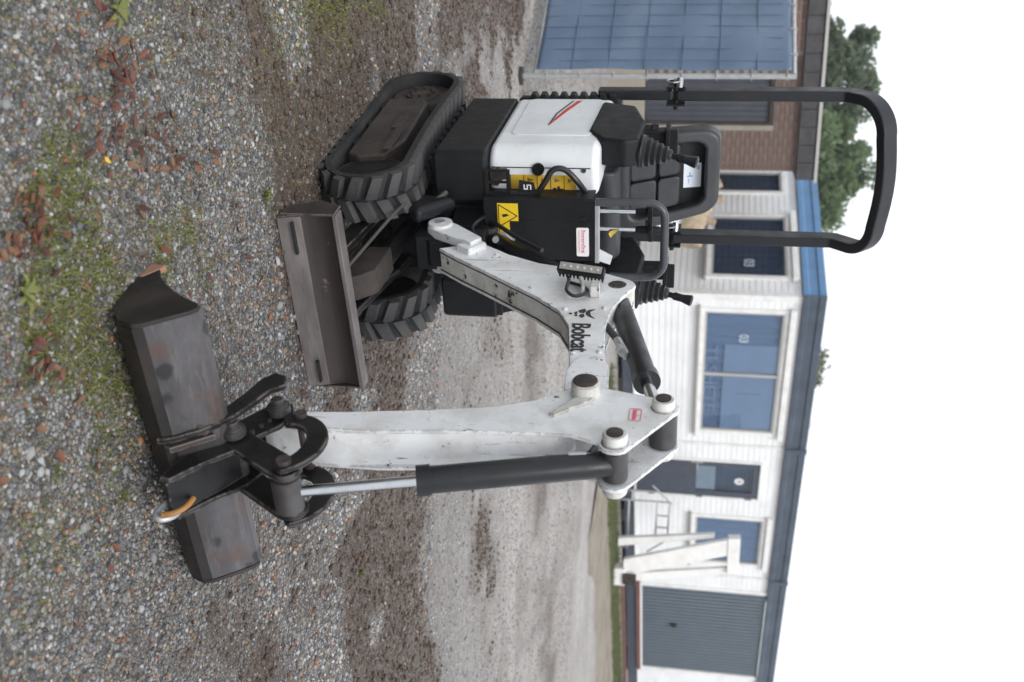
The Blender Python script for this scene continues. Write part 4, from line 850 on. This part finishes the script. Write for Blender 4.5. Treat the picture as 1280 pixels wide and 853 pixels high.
b = MB(); b.tube([(3.9, -.03, 1.44), (3.9, -.09, 1.44), (4.05, -.09, 1.44)], .012, 8); b.box((3.885, -.04, 1.33), (3.915, -.03, 1.55)); cpart('door_handle', b, 'alu', dr)
for z in (.6, 1.5, 2.4): cpart('hinge', MB().cyl((4.83, -.045, z-.06), (4.83, -.045, z+.06), .014, 10), 'slate', dr)
cpart('door_frame', MB().box((3.82, -.05, .3), (3.86, .02, 2.62)).box((4.82, -.05, .3), (4.87, -.012, 2.62)).box((3.86, -.05, 2.58), (4.82, -.012, 2.62)), 'trim', bevel=.003)
# ribbed garage door
pl = []; n = 26; p_ = (10.78-7.76)/n
for k in range(n):
    x0 = 7.76+k*p_; pl += [(x0, .035), (x0+p_*.06, -.034), (x0+p_*.66, -.034), (x0+p_*.74, .035)]
pl += [(10.78, .035), (10.78, .06), (7.76, .06)]
gd = cpart('ribbed_garage_door', MB().prism_z(pl, .43, 2.96), 'door_grey', smooth=0)
cpart('door_handle', MB().box((9.02, -.07, 1.02), (9.12, -.03, 1.16)).cyl((9.07, -.1, 1.09), (9.07, -.06, 1.09), .03, 12), 'ink', gd, .004)
cpart('door_post', MB().box((7.68, -.04, .3), (7.76, .02, ZF)), 'trim', bevel=.004); cpart('door_post', MB().box((10.78, -.04, .3), (10.9, .02, ZF)), 'trim', bevel=.004)

# ------------------------------------------------------------------ brick building on the left
M['brick'] = surf('brown_brick', (.125, .078, .064), .85, 0, .3, 3, dirt=(.22, .17, .145), damt=.5, dscale=9, bump=.3, bscale=60)
M['mortar'] = surf('grey_mortar', (.26, .235, .21), .9, 0, .1, 8, bump=.3)
def brick_tex():
    g = NT('brick_courses'); mp = g.n('ShaderNodeMapping'); mp.inputs['Rotation'].default_value = (R(90), 0, 0); g.l(g.co.outputs['Object'], mp.inputs[0])
    t = g.n('ShaderNodeTexBrick'); g.l(mp.outputs[0], t.inputs[0]); t.inputs['Scale'].default_value = 1; t.inputs['Brick Width'].default_value = .22; t.inputs['Row Height'].default_value = .0625; t.inputs['Mortar Size'].default_value = .006
    t.inputs['Color1'].default_value = (.15, .085, .07, 1); t.inputs['Color2'].default_value = (.2, .12, .095, 1); t.inputs['Mortar'].default_value = (.26, .235, .21, 1)
    g.l(t.outputs[0], g.b.inputs['Base Color']); g.b.inputs['Roughness'].default_value = .9; return g.m
M['brick_far'] = brick_tex()
M['concrete'] = surf('weathered_concrete', (.30, .27, .225), .85, 0, .15, 3, dirt=(.18, .15, .11), damt=.5, dscale=3, bump=.2, bscale=30)
M['shutter'] = surf('dark_slat_door', (.038, .044, .058), .5, 0, .15, 4, dirt=(.07, .06, .06), damt=.3, bump=.1)
M['eaves'] = surf('dark_eaves_boards', (.045, .042, .045), .7, 0, .3, 6, dirt=(.09, .085, .08), damt=.5, dscale=6, bump=.3)
BR = empty('brick_building', (-2.5, 15.0, 0), R(200)); tag(BR, 'low brown brick building with dark eaves and dark door behind the blue fence', 'building')
def bpart(name, mb, mat, parent=BR, bevel=0.0): return link(name, mb.mesh(name), M[mat], parent, bevel=bevel)
wall = bpart('wall', MB().box((.0, -.1, .5), (.62, -.012, 2.58)).box((.62, -.1, 2.24), (1.6, -.012, 2.58)).box((1.3, -.1, .5), (1.6, -.012, 2.24)), 'mortar')
bpart('far_wall', MB().box((1.6, -.1, .5), (7, 0, 2.58)).box((0.0, -6, .5), (.1, -.11, 2.58)), 'brick_far')
bm_ = []
for nm, wd in (('brick', .21), ('brick', .10)):
    bm_.append(MB().box((0, -.015, 0), (wd, 0, .053)).mesh('brick')); bm_[-1].materials.append(M['brick'])
for r in range(33):
    z = .51+r*.0625; x = .004
    if z+.053 > 2.575: break
    end = .62 if z < 2.235 else 1.59
    if r % 2: 
        o = bpy.data.objects.new('brick', bm_[1]); COL.objects.link(o); o.parent = wall; o.location = (x, random.uniform(-.002, .002), z); x += .11
    while x+.08 < end:
        full = x+.21 <= end
        o = bpy.data.objects.new('brick', bm_[0 if full else 1]); COL.objects.link(o); o.parent = wall; o.location = (x, random.uniform(-.002, .003), z); x += .22 if full else .11
    if z < 2.235:
        x = 1.365 if r % 2 else 1.31
        while x+.1 < 1.6: o = bpy.data.objects.new('brick', bm_[1]); COL.objects.link(o); o.parent = wall; o.location = (x, 0, z); x += .11
bpart('plinth', MB().box((-.05, -.12, -.1), (7, .03, .5)), 'concrete', bevel=.01)
bd = bpart('door', MB().box((.66, -.07, .5), (1.26, -.04, 2.18)), 'shutter')
for k in range(8): bpart('door_board', MB().box((.662+k*.075, -.045, .52), (.662+k*.075+.066, -.028, 2.17)), 'shutter', bd, .004)
bpart('door_frame', MB().box((.62, -.08, .5), (.66, .012, 2.235)).box((1.26, -.08, .5), (1.30, .012, 2.235)).box((.66, -.08, 2.18), (1.26, .012, 2.235)), 'frame_rust', bevel=.004)
ev = bpart('eaves', MB().box((-.1, -6.1, 2.58), (7.1, .06, 2.84)), 'eaves')
for k in range(30): bpart('eaves_board', MB().box((-.1+k*.24, .06, 2.585), (-.1+k*.24+.225, .078, 2.80)), 'eaves', ev, .004)
bpart('roof_edge', MB().box((-.13, -6.15, 2.82), (7.15, .1, 2.86)), 'alu', ev)
bpart('lintel_stone', MB().box((.0, -.02, 1.36), (.14, .02, 1.42)), 'concrete')

# ------------------------------------------------------------------ blue screened fence panel
def tarp_mat():
    g = NT('blue_mesh_sheet'); c = g.mix(g.ramp(g.noise(1.3, 5), (.3, 0), (.7, 1)), (.085, .135, .215), (.115, .17, .255))
    c = g.mix(g.math('MULTIPLY', g.ramp(g.noise(3.2, 6, .65), (.5, 0), (.75, 1)), .45), c, (.17, .205, .255))
    g.l(c, g.b.inputs['Base Color']); g.b.inputs['Roughness'].default_value = .5; g.bump(g.noise(220, 3), .2, .002); return g.m
M['tarp'] = tarp_mat(); M['tarp_dark'] = surf('sheet_over_wire', (.078, .122, .195), .55, 0, .1, bump=0)
FE = empty('fence_panel', (-1.995, 7.87, 0), math.atan2(.54, -.84)); tag(FE, 'temporary wire fence panel covered with blue sheeting at the left edge', 'fence')
def fpart(name, mb, mat, parent=FE, bevel=0.0, smooth=35): return link(name, mb.mesh(name, smooth), M[mat], parent, bevel=bevel)
FL = 3.4; lean = .03
b = MB(); nx_, nz_ = 90, 54; vs = []
for j in range(nz_+1):
    for i in range(nx_+1):
        u, v = i/nx_, j/nz_; x = .035+u*(FL-.07); z = .125+v*1.86
        y = .009*math.sin(x*2.1+1)*math.sin(z*1.7)+.006*math.sin(x*9+z*3)+.004*math.sin(z*13-x*4)+.006*abs(math.sin((x+z)*2.4))
        vs.append((x, y+.02, z))
b.add(vs, [(j*(nx_+1)+i, j*(nx_+1)+i+1, (j+1)*(nx_+1)+i+1, (j+1)*(nx_+1)+i) for j in range(nz_) for i in range(nx_)])
sheet = fpart('sheeting', b, 'tarp', smooth=80)
so = sheet.modifiers.new('thickness', 'SOLIDIFY'); so.thickness = .002
fpart('frame_tube', MB().cyl((0, 0, .02), (0, 0, 2.02), .02, 14), 'steel'); fpart('frame_tube', MB().cyl((FL, 0, .02), (FL, 0, 2.02), .02, 14), 'steel')
fpart('frame_tube', MB().cyl((.0, 0, 2.0), (FL, 0, 2.0), .02, 14), 'steel'); fpart('frame_tube', MB().cyl((.0, 0, .11), (FL, 0, .11), .018, 14), 'steel')
for k in range(1, 7): fpart('mesh_wire', MB().tube([(.03+i*.1*(FL-.06)/3.4, .030+.012*math.sin((.03+i*.1)*2.1+1)*math.sin((.12+k*.27)*1.7), .12+k*.27) for i in range(35)], .0035, 6), 'tarp_dark')
for k in range(1, 27): fpart('mesh_wire', MB().tube([(k*.125, .030+.012*math.sin(k*.125*2.1+1)*math.sin(z*1.7), z) for z in [.12+.18*i for i in range(11)]], .0025, 6), 'tarp_dark')
for k in range(8): fpart('cable_tie', MB().box((-.022, -.024, .2+k*.25), (.036, .034, .206+k*.25)), 'steel', bevel=.002)
for k in range(12): fpart('cable_tie', MB().box((.2+k*.27, -.024, 1.97), (.206+k*.27, .034, 2.024)), 'steel', bevel=.002)
fpart('foot_plate', MB().box((-.05, -.05, -.02), (.05, .05, .025)), 'dark_wood', bevel=.005)
fpart('foot_block', MB().box((FL-.12, -.3, -.02), (FL+.12, .3, .05)), 'concrete', bevel=.015)

# ------------------------------------------------------------------ things standing along the cabin
M['log'] = surf('pale_bare_wood', (.36, .28, .195), .8, 0, .2, 5, dirt=(.2, .14, .09), damt=.5, dscale=4, stretch=(3, 3, 3), bump=.5, bscale=30, bdist=.01)
M['cutwood'] = surf('sawn_wood_end', (.30, .21, .14), .8, 0, .2, 20, bump=.2)
CD = Vector((math.cos(R(41)), math.sin(R(41)), 0)); CN = Vector((-CD.y, CD.x, 0))
tb = empty('work_bench', (-1.75, 13.3, 0), R(100)); tag(tb, 'white panelled bench behind the seat, under the sawn log', 'bench')
b = MB(); b.box((-.75, -.3, 1.0), (.75, .3, 1.06)); link('bench_top', b.mesh('bench_top'), M['siding'], tb, bevel=.006)
b = MB(); b.box((-.72, .24, .05), (.72, .27, 1.0)); link('front_panel', b.mesh('front_panel'), M['siding'], tb, bevel=.003)
b = MB(); b.box((-.72, -.27, .05), (.72, -.24, 1.0)); link('front_panel', b.mesh('front_panel'), M['siding'], tb, bevel=.003)
for x_ in (-.7, .66): link('leg', MB().box((x_, -.23, -.02), (x_+.04, .23, 1.0)).mesh('leg'), M['siding'], tb)
lg = empty('sawn_log', (-1.60, 13.1, 1.075)); tag(lg, 'pale bare log with short sawn branch stubs behind the seat', 'log')
ax = [(.34, -.02, .14), (.2, 0, .16), (.02, .02, .2), (-.15, .03, .255), (-.32, .05, .30), (-.5, .06, .33)]
b = MB(); b.tube(smoothpath(ax, 4), [.15+.014*math.sin(i*1.7) for i in range(21)], 18); link('trunk', b.mesh('trunk', 50), M['log'], lg)
for p, q, r in (((-.02, 0, .25), (.06, -.03, .44), .045), ((-.2, .02, .3), (-.24, -.02, .52), .05), ((-.36, .03, .36), (-.42, 0, .5), .045)):
    b = MB(); b.tube([p, Vector(p).lerp(Vector(q), .6), q], [r*1.3, r, r*.95], 12); st_ = link('branch_stub', b.mesh('branch_stub', 50), M['log'], lg)
    d = (Vector(q)-Vector(p)).normalized(); b = MB(); b.cyl(Vector(q), Vector(q)+d*.004, r*.9, 12); link('sawn_end', b.mesh('sawn_end'), M['cutwood'], st_)
# white drawbar frame leaning on the cabin
M['drawbar'] = surf('white_frame_paint', (.78, .78, .77), .45, 0, .04, 4, dirt=(.45, .38, .3), damt=.3, dscale=5, chip=(.3, .1, .05), cthr=.70, cscale=7, bump=.08)
df = empty('white_steel_frame', (3.95, 19.2, 0), R(14)); tag(df, 'white steel drawbar frame standing on end beside the ribbed garage door', 'steel frame')
def dpart(name, mb, mat='drawbar', bevel=.008): return link(name, mb.mesh(name), M[mat], df, bevel=bevel)
dpart('beam', MB().prism_f([(-.16, .22), (.16, .22), (-.40, 2.06), (-.70, 2.06)], -.06, .06))
dpart('beam', MB().prism_f([(.14, .24), (.30, .24), (-.02, 2.06), (-.14, 2.06)], .0, .1))
dpart('crossbar', MB().prism_f([(-.72, 2.03), (-.05, 2.04), (-.06, 2.24), (-.74, 2.24)], -.08, .12))
dpart('stay', MB().prism_f([(-.48, .1), (-.33, .1), (-.62, 1.8), (-.70, 1.8)], .12, .24))
dpart('coupling_box', MB().box((.0, -.12, .06), (.32, .14, .26)))
dpart('coupling', MB().box((.08, -.16, .22), (.28, -.1, .46)), 'frame_rust')
# galvanised trestle: tube frame by the cabin door
tf = empty('tube_trestle', (2.9, 19.6, 0), R(8)); tag(tf, 'galvanised tube trestle standing under the cabin window beside the door', 'trestle')
def px_tube(a, c, r=.017, n=8): link('tube', MB().cyl(a, c, r, n).mesh('tube'), M['steel'], tf)
for a, c in (((-.28, 0, .05), (-.28, 0, .78)), ((-.10, 0, -.02), (-.10, 0, 1.02)), ((-.40, -.02, .66), (-.08, -.02, 1.02)), ((-.1, 0, .24), (.78, 0, .24)), ((-.08, 0, .76), (.56, 0, .74)), ((-.07, 0, .99), (.60, 0, .96)), ((.16, 0, .75), (.16, 0, .98)), ((.38, 0, .74), (.38, 0, .97)), ((.60, 0, -.02), (.60, 0, .96)), ((.80, 0, -.02), (.80, 0, .25)), ((.64, .03, .93), (.88, .06, .6)), ((-.28, 0, .3), (-.1, 0, .3))): px_tube(a, c)
# blue tarpaulin bundle at the right edge
M['bluetarp'] = surf('bright_blue_tarpaulin', (.035, .10, .42), .4, 0, .3, 6, bump=.5, bscale=14, bdist=.02)
b = MB(); base = []
for j in range(9):
    for i in range(20):
        a = 2*math.pi*i/20; rr_ = (.75+.12*math.sin(3*a+j)+.06*math.sin(7*a-j*2))*math.sin(math.pi*(.12+.38*(1-j/8)))**.6
        base.append((1.1*rr_*math.cos(a), .5*rr_*math.sin(a), .9*(j/8)+.04*math.sin(5*a+j)))
b.add(base, [(j*20+i, j*20+(i+1) % 20, (j+1)*20+(i+1) % 20, (j+1)*20+i) for j in range(8) for i in range(20)]+[tuple(range(160, 180))])
tp = link('tarpaulin_bundle', b.mesh('tarpaulin_bundle', 50), M['bluetarp'], None, (8.25, 22.9, -.02), R(41)); tag(tp, 'bright blue tarpaulin bundle beside the garage door at the picture edge', 'tarpaulin')

# ------------------------------------------------------------------ verge, grass
def vergemat():
    g = NT('verge_soil'); c = g.mix(g.ramp(g.noise(2.2, 6, .7), (.35, 0), (.65, 1)), (.15, .13, .10), (.26, .225, .18))
    g.l(c, g.b.inputs['Base Color']); g.b.inputs['Roughness'].default_value = .95; g.bump(g.noise(30, 5), .4, .02); return g.m
def strip(name, x0, x1, y0, y1, h, mat, jag, seed):
    n = 160; r = np.random.default_rng(seed); xs = np.linspace(x0, x1, n); ys = np.linspace(0, 1, 9); V = []
    e0 = y0+jag*(fbm(xs, xs*0, 1.3, seed)-.5)*2; e1 = y1+jag*(fbm(xs, xs*0+7, 1.3, seed)-.5)
    for t in ys: V.append(np.stack([xs, e0+(e1-e0)*t, -.03+(h+.03)*np.sin(np.pi*np.clip(t, .0, 1))**.5+.02*fbm(xs, xs*0+t*3, .4, seed)], -1))
    V = np.concatenate(V); id_ = np.arange(n*9).reshape(9, n); q = np.stack([id_[:-1, :-1], id_[:-1, 1:], id_[1:, 1:], id_[1:, :-1]], -1).reshape(-1, 4)
    me = bpy.data.meshes.new(name); fast_mesh(me, V, q); return link(name, me, mat, None, (-.9, 17.4, 0), R(41))
vg = strip('verge', 1.0, 16, -4.6, -.9, .015, vergemat(), .5, 3); tag(vg, 'strip of bare sandy soil along the front of the cabin', None, kind='structure')
gm = NT('grass_blade'); gm.l(gm.mix(gm.noise(.8, 3, coord='Object'), (.055, .075, .022), (.15, .165, .06)), gm.b.inputs['Base Color']); gm.b.inputs['Roughness'].default_value = .6
def blades(n, xs, ys, zs, hmin, hmax, wd, seed, lean=.5):
    r = np.random.default_rng(seed); a = r.random(n)*2*math.pi; h = hmin+(hmax-hmin)*r.random(n)**1.5; la = r.random(n)*2*math.pi; ln = lean*r.random(n)*h
    dx, dy = np.cos(a)*wd/2, np.sin(a)*wd/2
    p0 = np.stack([xs-dx, ys-dy, zs], -1); p1 = np.stack([xs+dx, ys+dy, zs], -1); p2 = np.stack([xs+ln*np.cos(la), ys+ln*np.sin(la), zs+h], -1)
    V = np.stack([p0, p1, p2], 1).reshape(-1, 3); return V, np.arange(3*n).reshape(-1, 3)
n = 26000; r = np.random.default_rng(5); gx_ = r.random(n)*15+.6; gy_ = -2.35+1.35*r.random(n)+.25*(fbm(gx_, gx_*0, 1.5, 8)-.5)
V, F = blades(n, gx_, gy_, np.zeros(n)-.005, .05, .15, .014, 6); me = bpy.data.meshes.new('verge_grass'); fast_mesh(me, V, F, False)
tag(link('verge_grass', me, gm.m, None, (-.9, 17.4, 0), R(41)), 'strip of short green grass along the foot of the cabin', 'grass', kind='stuff')
# small weeds and moss between the near stones
def scatter_mask(n, y0, y1, seed):
    r = np.random.default_rng(seed); y = y0+(y1-y0)*r.random(n)**1.2; x = (r.random(n)-.5)*(y*.7+.8); k = r.random(n) < moss_mask(x, y)**1.4; return x[k], y[k]
x, y = scatter_mask(150000, 1.6, 4.6, 3)
wm = NT('weed_leaf'); wm.l(wm.mix(wm.noise(5, 4), (.05, .065, .012), (.20, .21, .045)), wm.b.inputs['Base Color']); wm.b.inputs['Roughness'].default_value = .6
V, F = blades(len(x), x, y, height(x, y)-.002, .006, .022, .006, 9, 1.6); me = bpy.data.meshes.new('ground_weeds'); fast_mesh(me, V, F, False)
tag(link('ground_weeds', me, wm.m), 'tiny green weeds and moss between the near stones', 'weeds', kind='stuff')
cam_h, cam_f = CAMH, FPX
def at_ground(px, py):      # where a point of the photograph lies on the yard
    d = fw+ix*((px-640)/FPX)+iy*((py-426.5)/FPX); t = -CAMH/d.z; return d.x*t, d.y*t
# grass tufts and leafy rosettes
def tuft(name, x, y, n, h, wd, label, seed):
    r = np.random.default_rng(seed); a = r.random(n)*2*math.pi; rad = .02*r.random(n)
    V, F = blades(n, rad*np.cos(a), rad*np.sin(a), np.zeros(n)-.004, h*.4, h, wd, seed, 1.2); me = bpy.data.meshes.new(name); fast_mesh(me, V, F, False)
    o = link(name, me, wm.m, None, (x, y, float(height(np.array([x]), np.array([y]))[0]))); tag(o, label, 'grass tuft')
for k, (px, py, lb) in enumerate(((150, 620, 'low grass tuft in the gravel below the bucket hook'), (210, 470, 'small grass tuft against the lower edge of the bucket'), (70, 590, 'small grass tuft far in front of the bucket hook'), (330, 245, 'small green tuft beside the left end of the blade'), (455, 715, 'yellowish tuft in the wheel track behind the arm'))):
    tuft('grass_tuft', *at_ground(px, py), 60, .035, .004, lb, 40+k)
def rosette(x, y, nl, L, label, seed):
    r = random.Random(seed); e = empty('weed_rosette', (x, y, float(height(np.array([x]), np.array([y]))[0])+.004)); tag(e, label, 'weed')
    for k in range(nl):
        a = 2*math.pi*k/nl+r.uniform(-.2, .2); l = L*r.uniform(.7, 1.1); b = MB(); vs = []; n = 7
        for i in range(n+1):
            t = i/n; w_ = l*.16*math.sin(math.pi*min(1, t*.9+.08))**.8*(1+.25*math.sin(i*2.6)); z = .02*math.sin(math.pi*t*.8)+.004
            for s in (-1, 0, 1): vs.append((l*t*math.cos(a)-s*w_*math.sin(a), l*t*math.sin(a)+s*w_*math.cos(a), z-(0.004 if s == 0 else 0)))
        b.add(vs, [(i*3+j, i*3+j+1, (i+1)*3+j+1, (i+1)*3+j) for i in range(n) for j in range(2)])
        link('leaf', b.mesh('leaf', 60), wm.m, e)
rosette(*at_ground(137, 12), 8, .055, 'green weed with broad leaves at the upper left corner', 1)
rosette(*at_ground(28, 365), 7, .05, 'green weed rosette at the left edge below the bucket', 2)
rosette(*at_ground(328, 243), 6, .025, 'little green weed beside the excavator blade', 3)

# ------------------------------------------------------------------ fallen leaves
LM = []
for k, c in enumerate(((.10, .028, .015), (.125, .042, .02), (.062, .022, .014), (.15, .075, .036))):
    LM.append(surf('dead_leaf', c, .6, 0, .35, 40, bump=.3, bscale=120))
LM.append(surf('yellow_leaf', (.5, .34, .04), .6, 0, .3, 40, bump=.3))
def leaf_mesh(seed, mat):
    r = random.Random(seed); b = MB(); n = 8; L = 1; vs = []; c1 = r.uniform(.3, .9); c2 = r.uniform(.2, .9); tw = r.uniform(-.4, .4)
    for i in range(n+1):
        t = i/n; w_ = .23*math.sin(math.pi*t**.85)**.9*(1+.12*math.sin(i*2.3+seed))+.012; zc = c1*.5*(t-.5)**2*2
        for s in (-1, -.5, 0, .5, 1): vs.append((t-.5, s*w_, zc+c2*abs(s)*w_*.9+tw*s*w_*(t-.5)))
    b.add(vs, [(i*5+j, i*5+j+1, (i+1)*5+j+1, (i+1)*5+j) for i in range(n) for j in range(4)])
    b.tube([(-.5, 0, c1*.25), (-.72, .03, c1*.3)], .016, 5); me = b.mesh('fallen_leaf', 60); me.materials.append(mat); return me
LMS = [leaf_mesh(i, LM[i % 4]) for i in range(12)]; YL = leaf_mesh(77, LM[4])
clusters = [(140, 70, 24, 14), (150, 110, 22, 12), (130, 165, 34, 22), (190, 190, 25, 12), (30, 265, 22, 16), (45, 305, 20, 10), (20, 310, 20, 8), (100, 25, 30, 8), (60, 465, 18, 10), (40, 440, 20, 5), (215, 215, 40, 8), (200, 290, 60, 6), (325, 290, 60, 5), (240, 140, 70, 8), (300, 60, 70, 5), (130, 700, 90, 6), (60, 560, 60, 4), (320, 350, 25, 4), (170, 330, 60, 4)]
rl = random.Random(12); made = 0
for cx, cy, sd, nn in clusters:
    for k in range(int(nn*1.5)):
        x, y = at_ground(cx+rl.gauss(0, sd*.85), cy+rl.gauss(0, sd*.85))
        if abs(x) > .36*y+.15 or y < 1.7: continue
        o = bpy.data.objects.new('fallen_leaf', rl.choice(LMS)); COL.objects.link(o); s = rl.uniform(.017, .042)
        o.location = (x, y, float(height(np.array([x]), np.array([y]))[0])+.012+rl.uniform(0, .01)); o.scale = (s, s, s); o.rotation_euler = (rl.uniform(-.5, .5), rl.uniform(-.5, .5), rl.uniform(0, 6.3))
        tag(o, 'dry reddish brown leaf lying on the gravel', 'leaf', 'fallen leaves on the gravel')
x, y = at_ground(123, 200)
o = bpy.data.objects.new('fallen_leaf', YL); COL.objects.link(o); o.location = (x, y, .022); o.scale = (.024,)*3; o.rotation_euler = (.2, -.2, 1); tag(o, 'single yellow leaf among the brown leaves on the gravel', 'leaf')
o = bpy.data.objects.new('fallen_leaf', YL); COL.objects.link(o)
L_ = Vector((math.cos(R(29)), math.sin(R(29)), 0)); F_ = Vector((math.sin(R(29)), -math.cos(R(29)), 0)); o.location = Vector((-.614, 4.426, 0))+L_*(-.005)+F_*.355+Vector((0, 0, 1.085)); o.scale = (.075,)*3; o.rotation_euler = (1.2, .4, 1.2); tag(o, 'yellow autumn leaf caught on the travel levers of the excavator', 'leaf')

# ------------------------------------------------------------------ damp air
hz = NT('damp_air'); hz.t.nodes.remove(hz.b); pv = hz.n('ShaderNodeVolumePrincipled'); pv.inputs['Color'].default_value = (.93, .95, 1, 1); pv.inputs['Density'].default_value = .0011; pv.inputs['Anisotropy'].default_value = .2
hz.l(pv.outputs[0], hz.out.inputs['Volume'])
tag(link('haze', MB().box((-450, -350, -1.5), (450, 760, 8.2)).mesh('haze', 0), hz.m), 'thin damp haze over the whole yard', 'haze', kind='stuff')

# ------------------------------------------------------------------ trees
bark = surf('bark', (.09, .07, .055), .9, 0, .3, 8, bump=.5)
def tree(name, x, y, h, rx, rz_, n, seed, label, tint, leaf=.14, z0=None):
    r = np.random.default_rng(seed); rr = random.Random(seed); e = empty(name, (x, y, 0)); tag(e, label, 'tree', 'trees beyond the roofs')
    b = MB(); zc = z0 if z0 else h-rz_; b.tube(smoothpath([(0, 0, -.1), (.08, 0, zc*.4), (-.05, .1, zc*.8), (0, 0, zc+rz_*.5)]), [max(.05, .22-.013*i) for i in range(19)], 10)
    tips = []
    for k in range(16):
        a = 2*math.pi*k/16*2.4; zz = zc*.7+rr.uniform(0, rz_); p = Vector((0, 0, zz*.85)); q = Vector((rx*.78*math.cos(a)*rr.uniform(.4, 1), rx*.78*math.sin(a)*rr.uniform(.4, 1), zc+rz_*rr.uniform(-.5, .75)))
        b.tube([p, p.lerp(q, .5)+Vector((0, 0, .2)), q], [.07, .045, .015], 6); tips.append(q)
    link('trunk', b.mesh('trunk', 60), bark, e)
    # clumps of leaf-sized faces spread over an uneven crown
    nc = 150; cc = []
    while len(cc) < nc:
        v = r.normal(size=3); v /= np.linalg.norm(v); s = r.random()**.45; p = v*s*np.array([rx, rx, rz_])*(.80+.3*r.random())
        cc.append(p+[0, 0, zc])
    cc = np.array(cc+[tuple(t) for t in tips]); cr_ = rx*(.13+.17*r.random(len(cc)))
    k = r.integers(0, len(cc), n); d = r.normal(size=(n, 3)); d /= np.linalg.norm(d, axis=1)[:, None]
    P = cc[k]+d*(cr_[k]*r.random(n)**.5)[:, None]
    u = r.normal(size=(n, 3)); u /= np.linalg.norm(u, axis=1)[:, None]; w_ = np.cross(u, r.normal(size=(n, 3))); w_ /= np.linalg.norm(w_, axis=1)[:, None]; s = (leaf*(.6+.8*r.random(n)))[:, None]
    V = np.stack([P-u*s*.5, P+w_*s*.28, P+u*s*.5, P-w_*s*.28], 1).reshape(-1, 3); F = np.arange(4*n).reshape(-1, 4)
    me = bpy.data.meshes.new('crown'); fast_mesh(me, V, F, False)
    at = me.attributes.new('tone', 'FLOAT', 'POINT'); tv = np.clip(.5+.25*r.normal(size=len(cc)), 0, 1)[k]*.7+.3*r.random(n); at.data.foreach_set('value', np.repeat(tv, 4).astype(np.float32))
    g = NT('tree_leaf'); g.l(g.mix(g.attr('tone').outputs['Fac'], tuple(c*.6 for c in tint), tuple(c*1.5 for c in tint)), g.b.inputs['Base Color']); g.b.inputs['Roughness'].default_value = .6
    tl = g.n('ShaderNodeBsdfTranslucent'); tl.inputs[0].default_value = tuple(c*1.5 for c in tint)+(1,); mx = g.n('ShaderNodeMixShader'); mx.inputs[0].default_value = .45
    g.l(g.b.outputs[0], mx.inputs[1]); g.l(tl.outputs[0], mx.inputs[2]); g.l(mx.outputs[0], g.out.inputs[0])
    link('crown', me, g.m, e)
tree('broadleaf_tree', -5.0, 30.5, 5.75, 1.9, 2.2, 46000, 1, 'rounded green tree behind the roll bar, above the blue roof edge', (.125, .175, .085), .17)
tree('broadleaf_tree', -8.0, 31.5, 6.05, 1.75, 2.3, 40000, 2, 'dark green tree above the brick building, left of the roll bar', (.105, .14, .085), .17)
tree('broadleaf_tree', -11.2, 31, 4.9, 1.7, 1.9, 20000, 3, 'low tree at the picture edge behind the blue fence', (.125, .15, .105), .17)
tree('broadleaf_tree', .3, 29.5, 4.75, .75, .6, 1500, 4, 'small sparse treetop just showing over the slate roof edge', (.12, .13, .08), .12)
tree('broadleaf_tree', 1.9, 29, 4.4, .5, .5, 220, 5, 'thin bare treetop barely showing over the cabin roof', (.16, .15, .12), .1)
